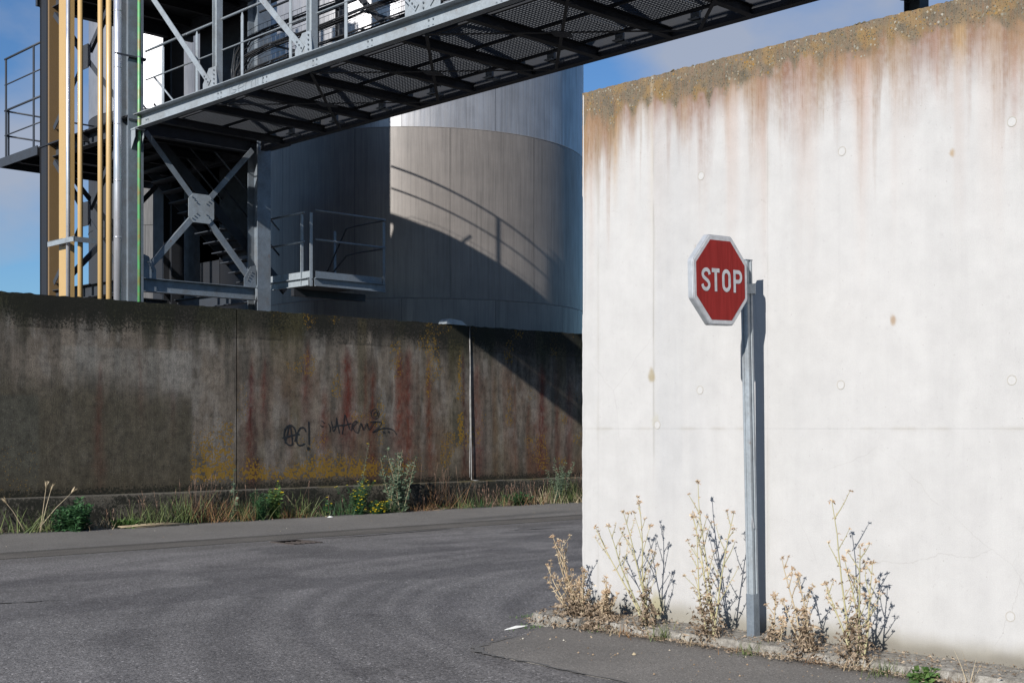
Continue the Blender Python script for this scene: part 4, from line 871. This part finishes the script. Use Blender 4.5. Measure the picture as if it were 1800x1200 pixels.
# ------------------------------------------------------------------ tanks
def tank(cx_, cy_, Rr, tiers, mats, label, phase0, gap=.0018):
    e = tag(empty('storage_tank', (cx_, cy_, 0)), label, 'tank', None)
    face = math.atan2(-cy_, -cx_)        # direction towards the camera
    mb = MB(); n = 96; H = tiers[-1]
    ring = [(math.cos(2 * math.pi * k / n) * (Rr - .012), math.sin(2 * math.pi * k / n) * (Rr - .012)) for k in range(n)]
    mb.add([(a, b_, 0) for a, b_ in ring] + [(a, b_, H) for a, b_ in ring], [(k, (k + 1) % n, n + (k + 1) % n, n + k) for k in range(n)] + [tuple(range(n, 2 * n))])
    mb.build('inner_shell', M['dark'], e, False)
    for ti in range(len(tiers) - 1):
        z0, z1 = tiers[ti], tiers[ti + 1]; rr = Rr + (.0 if ti % 2 else .004); seg = 20; mb = MB()
        if mats[ti] == 'tank_lo': rr += .012
        dphi = R(30) - gap
        for j in range(seg + 1):
            a = -dphi / 2 + dphi * j / seg
            mb.v += [(math.cos(a) * rr, math.sin(a) * rr, z0 + .002), (math.cos(a) * rr, math.sin(a) * rr, z1 - .002)]
        for j in range(seg): mb.f.append((2 * j, 2 * j + 2, 2 * j + 3, 2 * j + 1)); mb.m.append(0)
        # returns
        i0 = len(mb.v)
        o = mb.build('shell_plate', M[mats[ti]], e, True)
        for k in range(12):
            c = o if k == 0 else copy(o, e)
            c.rotation_euler = (0, 0, face + R(30 * k + 9 + (15 if ti % 2 else 0)) )
        if ti:
            mb = MB(); r2 = rr + .006; pts = [(math.cos(2 * math.pi * k / 96) * r2, math.sin(2 * math.pi * k / 96) * r2, z0) for k in range(97)]; mb.tube(pts, .009, 5, cap=False); mb.build('seam_ring', M[mats[ti - 1]], e, True)
    return e
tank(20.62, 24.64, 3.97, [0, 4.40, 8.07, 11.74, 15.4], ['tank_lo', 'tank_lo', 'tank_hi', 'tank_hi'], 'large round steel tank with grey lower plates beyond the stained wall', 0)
tank(24.6, 43.2, 3.2, [0, 4.6, 8.6, 12.6, 16.6, 20.6], ['tank_shade', 'tank_shade', 'tank_shade', 'tank_hi', 'tank_hi'], 'farther pale round tank seen through the stair tower', 0)

# ------------------------------------------------------------------ stop sign
sg = tag(empty('stop_sign', (7.92, 5.68, .075), (0, R(-1.9), 0)), 'red octagonal STOP sign on a grey post before the white wall', 'road sign')
mb = MB(); cpts = []
hw, hd, cr_ = .040, .030, .008
sec = [(-hw, -hd + cr_), (-hw + cr_, -hd), (-.012, -hd), (-.010, -hd + .007), (.010, -hd + .007), (.012, -hd), (hw - cr_, -hd), (hw, -hd + cr_), (hw, hd - cr_), (hw - cr_, hd), (-hw + cr_, hd), (-hw, hd - cr_), (-hw, .008), (-hw + .007, .006), (-hw + .007, -.006), (-hw, -.008)]
mb.prism(sec, 'z', .30, 2.745); mb.build('post', M['galv_light'], sg)
mb = MB(); s2 = [(p[0] * 1.09, p[1] * 1.11) for p in sec if abs(p[0]) > .03 and abs(p[1]) > .01]
mb.prism(s2, 'z', .0, .32); mb.build('base_sleeve', M['galv'], sg)
mb = MB(); mb.prism([(-hw, -hd), (hw, -hd), (hw, hd), (-hw, hd)], 'z', 2.746, 2.753); mb.build('post_cap', M['galv'], sg)
mb = MB(); mb.prism([(-.0405, .64), (-.0405, .70), (-.0405, .72)], 'y', -.02, .0)
SC = (-.435, -.095, 2.577); Rs = .314
def octo(r, rc, n=3):          # octagon with rounded corners, apothem r
    out = []
    for k in range(8):
        a = R(22.5 + 45 * k); Rc = (r - rc) / math.cos(R(22.5)); c0 = (Rc * math.cos(a), Rc * math.sin(a))
        for j in range(n + 1):
            t = a - R(22.5) + R(45) * j / n; out.append((c0[0] + rc * math.cos(t), c0[1] + rc * math.sin(t)))
    return out
sl = empty('sign_plate_frame', SC); sl.parent = sg
bpy.data.objects.remove(sl)
def fr(poly, y): return [(SC[0] + p[0], SC[1] + y, SC[2] + p[1]) for p in poly]
def loft(rings, capf=True, capb=True):
    mb = MB(); n = len(rings[0])
    for r_ in rings: mb.v += r_
    for i in range(len(rings) - 1):
        for k in range(n): mb.f.append((i * n + k, i * n + (k + 1) % n, (i + 1) * n + (k + 1) % n, (i + 1) * n + k)); mb.m.append(0)
    if capf: mb.f.append(tuple(range(n - 1, -1, -1))); mb.m.append(0)
    if capb: mb.f.append(tuple((len(rings) - 1) * n + k for k in range(n))); mb.m.append(0)
    return mb
mb = loft([fr(octo(Rs - .012, .03), .045), fr(octo(Rs, .035), .040), fr(octo(Rs, .035), .004), fr(octo(Rs - .003, .034), .0), fr(octo(Rs - .012, .03), -.001)], True, True)
mb.build('sign_box', M['sign_rim'], sg)
mb = loft([fr(octo(Rs - .008, .03), -.0015), fr(octo(Rs - .010, .03), -.004)], False, True); mb.build('white_border', M['sign_white'], sg)
mb = loft([fr(octo(Rs - .037, .002), -.0045), fr(octo(Rs - .037, .002), -.0055)], False, True); mb.build('red_face', M['sign_red'], sg)
def stroke3(name, strokes, wd):
    mb = MB()
    for s_, cl in strokes: ribbon(mb, s_, wd, lambda u, v: (SC[0] + u, SC[1] - .0075, SC[2] + v), cl)
    mb.build(name, M['sign_white'], sg)
H = .080; W_ = .028; hh = H - W_ / 2
stroke3('letter_s', [(smooth([(-.133, .034), (-.140, .055), (-.158, .066), (-.182, .066), (-.204, .052), (-.210, .034), (-.200, .016), (-.176, .002), (-.152, -.012), (-.140, -.030), (-.143, -.050), (-.160, -.065), (-.184, -.067), (-.206, -.055), (-.216, -.034)], 6), False)], .026)
stroke3('letter_t', [([(-.108, hh), (-.020, hh)], False), ([(-.064, H - W_), (-.064, -H)], False)], W_)
stroke3('letter_o', [(arc(.058, hh - .036, .036, .036, 0, 180, 12) + arc(.058, -hh + .036, .036, .036, 180, 360, 12), True)], .027)
stroke3('letter_p', [([(.153, H), (.153, -H)], False), ([(.167, hh), (.198, hh)] + arc(.200, hh - .034, .030, .034, 88, -88, 12) + [(.198, hh - .068), (.167, hh - .068)], False)], .027)
mb = MB(); mb.box(-.12, .045, -.047, -.031, 2.505, 2.575); mb.build('clamp', M['galv_light'], sg)
mb = MB()
mb.box(.041, .050, -.046, .034, 2.50, 2.58); mb.box(-.050, -.041, -.046, .034, 2.50, 2.58); mb.box(-.05, .05, .031, .038, 2.50, 2.58); mb.build('clamp', M['galv'], sg)
mb = MB()
for z in (2.515, 2.54, 2.565): bolt(mb, (.050, -.02, z), (1, 0, 0), .008, .010)
mb.build('clamp_bolt', M['dark'], sg)
mb = MB(); mb.prism([(-.041, .78), (-.03, .86), (-.018, .80), (-.0, .80), (-.03, .90), (-.043, .84)], 'y', -.0305, -.0315); mb.build('scratch_mark', M['sign_white'], sg)

# ------------------------------------------------------------------ plants
def leaf(mb, p, d, l, wd, mi=0, curl=.3, up=None):
    p = Vector(p); d = Vector(d).normalized(); u = up or Vector((rnd.uniform(-1, 1), rnd.uniform(-1, 1), rnd.uniform(.2, 1)))
    r = d.cross(u)
    if r.length < 1e-3: r = Vector((1, 0, 0))
    r.normalize(); nrm = r.cross(d)
    a = p + d * l * .45 + r * wd / 2 + nrm * wd * curl; b_ = p + d * l * .45 - r * wd / 2 + nrm * wd * curl; t = p + d * l - nrm * l * curl * .5; m_ = p + d * l * .5
    mb.add([p, a, t, b_, m_], [(0, 1, 4), (1, 2, 4), (0, 4, 3), (4, 2, 3)], mi)
def rdir(z0=-.2, z1=1): 
    a = rnd.uniform(0, 6.283); z = rnd.uniform(z0, z1); r = math.sqrt(max(0, 1 - min(z * z, 1))); return Vector((math.cos(a) * r, math.sin(a) * r, z))
def stem_path(p, d, l, n=7, bend=.12, grav=0.0):
    pts = [Vector(p)]; d = Vector(d).normalized()
    for i in range(n):
        d = (d + Vector((rnd.uniform(-bend, bend), rnd.uniform(-bend, bend), rnd.uniform(-bend, bend) * .5 - grav))).normalized(); pts.append(pts[-1] + d * l / n)
    return pts
def star(mb, p, r, n=7, mi=0):
    p = Vector(p); ax = rdir(-.1, 1); n = int(n * rnd.uniform(.5, 1.3)) + 1
    for k in range(n): leaf(mb, p + rdir() * r * .25, ax * rnd.uniform(0, .9) + rdir(-.6, 1), r * rnd.uniform(.35, 1.1), r * rnd.uniform(.2, .5), mi, rnd.uniform(0, .8))
def dry_plant(x, y, z, h, lean, nst, label, base=1.0, stemmat='ystem', wide=.35, group=None, leaves=1.0):
    e = tag(empty('dry_weed', (x, y, z)), label, 'dead weed', group)
    sb = MB(); fb = MB(); lb = MB()
    for s_ in range(nst):
        hh_ = h * (1 if s_ == 0 else rnd.uniform(.45, .95)); dd = Vector((lean[0] + rnd.uniform(-.06, .06), lean[1] + rnd.uniform(-wide, wide) * (0.2 if s_ == 0 else 1), 1))
        pts = stem_path((rnd.uniform(-.03, .03), rnd.uniform(-.05, .05), -.02), dd, hh_, 10, .07)
        sb.tube(pts, [.0085 * (1 - .7 * i / 10) for i in range(11)], 5, cap=False)
        for i in range(2, 11):
            p = pts[i]
            for q in range(rnd.randint(1, 3)): leaf(lb if i < 6 else fb, p, rdir(-.4, .6), rnd.uniform(.02, .05) * (1.2 if i < 5 else .8), .016, 0, .4)
            if rnd.random() < .8 and i < 10:
                a_ = rnd.choice((-1, 1)) * rnd.uniform(.4, 1.0)
                bp = stem_path(p, (rnd.uniform(-.25, .12), a_, rnd.uniform(.9, 1.6)), hh_ * rnd.uniform(.12, .34) * (1.25 - i / 14), 6, .10)
                sb.tube(bp, [.0045 * (1 - .6 * k / 6) for k in range(7)], 4, cap=False)
                for k in range(1, 7):
                    if rnd.random() < .75: leaf(fb, bp[k], rdir(-.2, 1), rnd.uniform(.012, .034), rnd.uniform(.006, .014), 0, rnd.uniform(0, .9))
                star(fb, bp[-1], rnd.uniform(.020, .036), 10)
        star(fb, pts[-1], .038, 12)
    for k in range(int(400 * base ** .9)):       # shrivelled leaves round the foot
        a = rnd.gauss(0, 1); bx = rnd.gauss(0, 1); zz = abs(rnd.gauss(0, .36)) * h * .45
        sp_ = max(.3, 1 - zz / (h * .5)); p = (bx * .085 * sp_ * base ** .3 - .03, a * .095 * sp_ * base ** .5, max(zz * .9, .0))
        leaf(lb, p, rdir(-.6, .8), rnd.uniform(.018, .052), rnd.uniform(.010, .028), 0, rnd.uniform(.2, 1.2))
    sb.build('stem', M[stemmat], e, True); tag(lb.build('dead_leaves', M['dryleaf'], e), kind='stuff'); tag(fb.build('seed_heads', M['dryflower'], e), kind='stuff'); return e
G_ = 'dead thistle-like weeds at the foot of the white wall'
dry_plant(7.72, 7.22, .02, .76, (-.20, .22), 11, 'brown bushy dead weed at the left end of the white wall', 3.0, 'straw', .55, G_)
dry_plant(7.78, 7.02, .02, .42, (-.05, -.1), 8, 'low spreading dead weed just right of the wall end bush', 2.4, 'straw', .7, G_)
dry_plant(7.76, 6.55, .04, 1.02, (-.06, .10), 4, 'tall slender dead weed between the wall end and the sign', .55, 'ystem', .30, G_)
dry_plant(7.74, 5.93, .04, 1.20, (-.03, .10), 4, 'tall dry weed close to the left of the sign post', .8, 'ystem', .28, G_)
dry_plant(7.72, 5.08, .04, .70, (-.02, .25), 5, 'short dead weed to the right of the sign post', .7, 'straw', .32, G_)
dry_plant(7.72, 4.70, .04, 1.10, (-.03, .10), 5, 'tallest dry branching weed well right of the sign post', .75, 'ystem', .30, G_)
dry_plant(7.85, 5.45, .07, .36, (0, .0), 2, 'tiny dry seedling right beside the post base', .15, 'straw', .4, G_)
def grass(x, y, z, n, h, sp, mat, label, name='grass_tuft', cat='grass tuft', group=None, wd=.007, heads=0, headmat='seedpink', droop=.10, split=(1, 1)):
    if y > 15: n = int(n * 1.5); h *= 1.25; wd *= 1.25; sp *= 1.25
    e = tag(empty(name, (x, y, z)), label, cat, group); mb = MB(); hb = MB()
    for k in range(n):
        p = Vector((rnd.gauss(0, sp * .55) * split[0], rnd.gauss(0, sp * .22) * split[1], -.01)); d = Vector((rnd.gauss(0, .48), rnd.gauss(0, .25), 1)); l = h * rnd.uniform(.35, 1.0)
        pts = stem_path(p, d, l, 5, .08, droop * rnd.random()); r = Vector((rnd.uniform(-1, 1), rnd.uniform(-1, 1), 0)).normalized(); w0 = wd * rnd.uniform(.6, 1.2); vs = []
        for i, q in enumerate(pts): ww_ = w0 * (1 - (i / 5) ** 2 * .95) / 2; vs += [q + r * ww_, q - r * ww_]
        mb.add(vs, [(2 * i, 2 * i + 1, 2 * i + 3, 2 * i + 2) for i in range(5)])
    for k in range(heads):
        p = Vector((rnd.gauss(0, sp * .4) * split[0], rnd.gauss(0, sp * .2), 0)); pts = stem_path(p, (rnd.gauss(0, .2), rnd.gauss(0, .12), 1), h * rnd.uniform(.8, 1.25), 6, .07, .02)
        hb.tube(pts, .0022, 3, cap=False)
        for q in range(9):
            t = pts[-2].lerp(pts[-1], q / 8); leaf(hb, t, (pts[-1] - pts[-2]).normalized() + rdir(0, 1) * .5, .022, .008, 0, .1)
    mats = M[mat]; tag(mb.build('blades', mats, e), kind='stuff')
    if heads: tag(hb.build('seed_heads', M[headmat], e), kind='stuff')
    return e
def leafy(x, y, z, h, wd, nst, ll, lw, mat, label, name='leafy_weed', cat='weed', dens=9, flowers=0, group=None, stemmat=None, lean=0, flat=.5, ftop=.6):
    if y > 15: h *= 1.12; ll *= 1.3; lw *= 1.4; wd *= 1.1; dens = int(dens * 1.3) + 1; flowers = int(flowers * 1.4)
    e = tag(empty(name, (x, y, z)), label, cat, group); sb = MB(); lb = MB(); fb = MB()
    for s_ in range(nst):
        d = Vector((rnd.gauss(lean, wd / h * .45), rnd.gauss(-.05, wd / h * .22), 1)); l = h * (1 if s_ == 0 else rnd.uniform(.5, .98)); p0 = (rnd.gauss(0, wd * .14), rnd.gauss(0, wd * .08), -.01)
        n = 9; pts = stem_path(p0, d, l, n, .09, .01); sb.tube(pts, [.005 * (1 - .75 * i / n) for i in range(n + 1)], 4, cap=False)
        for i in range(1, n + 1):
            for q in range(dens):
                if rnd.random() < .75:
                    t = pts[i - 1].lerp(pts[i], rnd.random()); dd = rdir(-.3, .8)
                    if rnd.random() < flat: dd.z = abs(dd.z) * .5 + .25
                    leaf(lb, t + dd * .008, dd, ll * rnd.uniform(.55, 1.15) * (1.25 - .6 * i / n), lw * rnd.uniform(.7, 1.2), 0, .15)
        if flowers and rnd.random() < ftop: 
            for q in range(rnd.randint(1, 3)):
                c0 = pts[-1] + rdir(0, 1) * .03
                for k in range(9): leaf(fb, c0, Vector((math.cos(k * .7), math.sin(k * .7), .25)), .020, .014, 0, 0)
    for k in range(flowers):
        s_ = rdir(-.2, .8); c0 = Vector((s_.x * wd * .4, -abs(s_.y) * wd * .3 - .02, h * rnd.uniform(.15, .75)))
        for j in range(9): leaf(fb, c0, Vector((math.cos(j * .7), math.sin(j * .7), rnd.uniform(0, .5))), .020, .014, 0, 0)
    sb.build('stem', M[stemmat or mat], e, True); tag(lb.build('leaves', M[mat], e), kind='stuff')
    if flowers: tag(fb.build('flowers', M['yellow'], e), kind='stuff')
    return e
# white wall side greens
GW = 'green tufts along the white wall kerb'
grass(7.64, 6.28, .0, 80, .19, .12, 'green1', 'green grass tuft between two dead weeds left of the sign', group=GW)
grass(7.62, 5.45, .0, 80, .14, .16, 'green1', 'low green grass tuft just below the sign post', group=GW)
grass(7.60, 5.60, .0, 30, .09, .12, 'reddry', 'reddish dry grass tuft left of the sign post foot', group=GW)
grass(7.57, 4.42, .0, 80, .15, .16, 'green1', 'green grass tuft right of the tallest dry weed', group=GW)
leafy(7.57, 4.12, .0, .14, .20, 9, .085, .034, 'lush', 'broad leaved bright green weed at the lower right kerb', dens=2, group=GW)
grass(7.62, 6.9, .0, 16, .10, .08, 'lush', 'small green sprig inside the brown bush foot', group=GW)
grass(7.44, 7.48, .0, 60, .055, .20, 'lush', 'low bright green moss clump before the end kerb stone', group=GW, split=(1, 1))
grass(7.78, 7.95, .0, 30, .05, .12, 'lush', 'small green clump behind the end kerb stone', group=GW)
grass(7.62, 3.85, .02, 14, .26, .10, 'straw', 'sparse straw coloured grass at the far right kerb', group=GW)
grass(7.62, 6.72, .0, 26, .14, .14, 'straw', 'bent straw coloured grass beside the brown bush', group=GW, droop=.4)
for i_, (yy_, n_, h_, mt_, lb_) in enumerate(((7.25, 40, .12, 'straw', 'low straw grass in front of the brown bush'), (6.55, 50, .14, 'reddry', 'low dry growth at the foot of the slender dead weed'), (5.95, 60, .13, 'straw', 'low straw growth under the dry weed left of the post'), (5.25, 50, .12, 'straw', 'low straw tuft just right of the sign post'), (4.95, 60, .12, 'reddry', 'low rusty growth under the short dead weed'), (4.62, 70, .14, 'straw', 'matted straw at the foot of the tallest dry weed'), (4.25, 30, .10, 'green1', 'small green blades beside the broad leaved weed'), (3.95, 40, .10, 'reddry', 'low reddish growth at the far right of the kerb'))):
    grass(7.62, yy_, .0, n_, h_, .18, mt_, lb_, group=GW if mt_ == 'green1' else None, split=(.6, 1.6), droop=.3)
# leaf litter along kerb
mb = MB()
for k in range(2300):
    y = rnd.uniform(3.0, 7.7); x = 7.60 - abs(rnd.gauss(0, .055)) if rnd.random() < .6 else rnd.uniform(7.62, 8.08); z = .03 if x < 7.63 else .088
    leaf(mb, (x, y, z + rnd.random() * .012), rdir(-.15, .35), rnd.uniform(.008, .035), rnd.uniform(.006, .018), 0, .4)
tag(mb.build('leaf_litter', M['dryleaf']), 'brown leaf litter gathered along the kerb of the white wall', 'leaf litter', kind='stuff')

# weeds along the stained wall (y about 19)
Wy = 18.98
grass(8.30, Wy, .03, 45, .40, .35, 'green1', 'upright green grass with pale seed heads at the far left', heads=0, wd=.014)
e = tag(empty('dry_stalk', (8.35, Wy - .05, .03)), 'pale dry thistle stalks with white tufts at the far left', 'dead weed'); mb = MB(); hb = MB()
for (p, q, r_) in (((.1, 0, 0), (.15, 0, .35), (.20, 0, .72)), ((.1, 0, 0), (.2, 0, .4), (.28, 0, .68)), ((.1, 0, .1), (.35, 0, .38), (.62, 0, .62)), ((-.1, 0, 0), (-.3, 0, .35), (-.42, 0, .50))):
    pts = [Vector(p), Vector(p).lerp(Vector(q), .5), Vector(q), Vector(q).lerp(Vector(r_), .5), Vector(r_)]; mb.tube(pts, [.007, .006, .005, .004, .003], 5)
    for k in range(16): leaf(hb, pts[-1] - (pts[-1] - pts[-2]).normalized() * .05, (pts[-1] - pts[-2]).normalized() + rdir(-.2, .4) * .32, .13, .016, 0, .1)
mb.build('stem', M['straw'], e, True); tag(hb.build('seed_heads', M['straw'], e), kind='stuff')
leafy(8.95, Wy - .08, .02, .48, .55, 26, .10, .020, 'green2', 'dark green ferny weed near the left end of the wall', dens=9)
leafy(9.80, Wy - .05, .02, .20, .40, 12, .16, .022, 'lush', 'low bright green arching weed left of the dry sticks', dens=3)
grass(10.35, Wy, .03, 90, .42, .32, 'green1', 'green and straw grass tuft above the dry sticks', heads=8, wd=.009)
grass(10.92, Wy + .05, .03, 90, .58, .26, 'green1', 'tall arching green grass clump left of the wall joint', heads=6, wd=.010, droop=.14)
grass(11.35, Wy + .05, .03, 90, .55, .35, 'reddry', 'reddish dry grass clump left of the wall joint', heads=12)
leafy(11.83, Wy, .02, .86, .12, 2, .085, .045, 'green3', 'tall single stem weed with pale round leaves at the joint', dens=2)
grass(11.95, Wy - .02, .03, 120, .42, .32, 'green1', 'green grass at the foot of the wall joint', heads=6)
leafy(12.30, Wy - .05, .02, .50, .30, 16, .06, .007, 'green2', 'feathery dark green weed right of the wall joint', dens=12)
leafy(12.66, Wy, .02, .60, .24, 10, .075, .022, 'lush', 'leafy green weed topped by small yellow flowers', dens=8, flowers=3)
grass(13.12, Wy, .03, 70, .48, .30, 'green1', 'arching pale green grass right of the leafy weed', heads=3, wd=.012, droop=.22)
leafy(13.74, Wy + .05, .02, .32, .16, 4, .06, .022, 'green2', 'small sparse weed beside a red stalk', dens=4, flowers=1)
leafy(14.36, Wy - .06, .02, .66, .34, 26, .055, .007, 'green2', 'bushy ragwort covered with yellow flowers', name='ragwort', dens=13, flowers=22)
leafy(14.42, Wy, .02, 1.18, .16, 2, .045, .010, 'green3', 'tall thin yellow flowered stalk rising above the ragwort', name='ragwort', dens=5, flowers=5)
leafy(14.72, Wy - .12, .02, .30, .42, 14, .055, .008, 'green2', 'low ragwort tuft with a bright yellow flower cluster', name='ragwort', dens=12, flowers=22)
leafy(15.32, Wy - .02, .02, 1.14, .62, 22, .075, .022, 'green3', 'tall grey green shrubby weed in front of the rust streaks', name='shrub', cat='shrub', dens=8, flowers=0, stemmat='straw')
grass(15.05, Wy - .05, .03, 50, .26, .22, 'lush', 'low green tuft left of the grey green shrub')
grass(16.5, Wy + .1, .03, 60, .62, .50, 'reddry', 'thin dry grass stalks right of the grey green shrub', heads=14)
grass(17.1, Wy, .03, 60, .36, .42, 'green1', 'drooping green grass below the pale sealed joint', heads=5, droop=.25)
grass(17.85, Wy, .03, 50, .36, .5, 'seedpink', 'pinkish dry grass right of the pale sealed joint', heads=22)
leafy(18.4, Wy, .02, .36, .5, 14, .06, .022, 'green2', 'dark green leafy weed left of the far right bush', dens=6)
grass(18.75, Wy, .03, 60, .34, .5, 'reddry', 'reddish grass clump before the far right bush', heads=14)
leafy(19.62, Wy, .02, .92, .40, 14, .065, .010, 'green3', 'upright feathery green weed near the white wall edge', dens=10)
grass(19.95, Wy - .05, .03, 170, .55, .55, 'green1', 'dense green grass by the white wall edge', heads=16)
grass(20.3, Wy - .12, .03, 120, .30, .5, 'straw', 'golden dry grass at the white wall edge')
for i_, (xx_, hh_, mt_, lb_) in enumerate(((9.35, .22, 'straw', 'short pale grass right of the ferny weed'), (10.1, .34, 'green1', 'short grass between the arching weed and the sticks'), (12.05, .30, 'reddry', 'rusty dry grass right at the wall joint'), (12.9, .26, 'reddry', 'dry reddish grass at the leafy weed foot'), (13.5, .18, 'green1', 'very low grass left of the red stalk'), (14.0, .30, 'green2', 'dark grass sprigs left of the ragwort'), (15.75, .22, 'reddry', 'low dry grass at the shrub foot, right side'), (17.45, .26, 'green2', 'dry rusty grass just left of the pinkish grass'), (18.15, .36, 'green1', 'green grass between pinkish grass and dark weed'), (19.2, .40, 'straw', 'straw grass left of the feathery tall weed'))):
    grass(xx_, Wy - .03, .03, 60, hh_, .34, mt_, lb_, heads=4)
mb = MB()
for k in range(16000):
    x = rnd.uniform(6.5, 22); t = abs(rnd.gauss(0, .13)); y = 19.22 - t
    if rnd.random() < .35 + .3 * math.sin(x * 2.1): leaf(mb, (x, y, .06 + rnd.random() * .04 * math.exp(-t * 4)), rdir(-.1, .8), rnd.uniform(.02, .08), rnd.uniform(.006, .02), 0, .3)
tag(mb.build('dry_litter', M['dryleaf']), 'dry grass litter along the foot of the stained wall', 'ground litter', kind='stuff')
mb = MB()
for k in range(6000):
    x = rnd.uniform(6.5, 22)
    if math.sin(x * 1.3) + math.sin(x * 3.1) > -.4: 
        leaf(mb, (x, 19.2 - abs(rnd.gauss(0, .09)), .05), rdir(.1, 1), rnd.uniform(.04, .16), .012, 0, .2)
tag(mb.build('ground_cover', M['green1']), 'patchy green ground cover under the stained wall', 'ground cover', kind='stuff')
# sticks, scraps, pebbles
e = tag(empty('dry_sticks', (10.0, 18.75, .055)), 'bundle of pale dry stalks lying on the footway', 'dry stalks')
for k in range(9):
    mb = MB(); x0 = rnd.uniform(-.45, .1); l = rnd.uniform(.5, 1.1); yy = rnd.uniform(-.07, .07)
    mb.tube([(x0, yy, .012 + .004 * k), (x0 + l * .5, yy + rnd.uniform(-.03, .03), .018 + .004 * k), (x0 + l, yy + rnd.uniform(-.06, .06), .010)], rnd.uniform(.005, .010), 5); mb.build('stalk', M['straw'], e, True)
def scrap(name, x, y, z, sx, sy, mat, label, cat):
    mb = MB(); n = 7; pts = [(math.cos(2 * math.pi * k / n) * sx * rnd.uniform(.7, 1.1), math.sin(2 * math.pi * k / n) * sy * rnd.uniform(.7, 1.1)) for k in range(n)]
    mb.add([(a, b_, rnd.uniform(.0, .010)) for a, b_ in pts] + [(0, 0, .022)], [(k, (k + 1) % n, n) for k in range(n)]); tag(mb.build(name, mat, loc=(x, y, z)), label, cat)
scrap('paper_scrap', 13.55, 18.66, .055, .06, .05, M['paper'], 'small white scrap below the weeds in the middle of the footway', 'litter')
scrap('plastic_strip', 7.28, 7.52, .004, .15, .010, M['paper'], 'thin white strip lying by the end kerb stone', 'litter')
scrap('pebble', 6.98, 6.02, .012, .016, .016, M['straw'], 'ochre pebble on the apron in front of the brown bush', 'pebble')
scrap('dead_leaf_pile', 16.15, 18.85, .05, .16, .06, M['dryleaf'], 'small reddish leaf pile at the dark foot of the wall', 'litter')
mb = MB()
for k in range(260):
    if rnd.random() < .5: x = rnd.uniform(6.5, 7.6); y = rnd.uniform(3.5, 7.4); z = .014
    else: x = rnd.uniform(6.0, 21); y = rnd.uniform(16.7, 18.9); z = .014 + .05 * (y - 16.6) / 2.6
    r_ = rnd.choice((.003, .004, .005, .009)); vs = [(x + math.cos(t) * r_, y + math.sin(t) * r_, z) for t in (0, 1.3, 2.6, 3.9, 5.1)] + [(x, y, z + r_ * 1.1)]
    mb.add(vs, [(i, (i + 1) % 5, 5) for i in range(5)])
tag(mb.build('grit', M['debris']), 'scattered grit and crumbs on the asphalt', 'grit', kind='stuff')
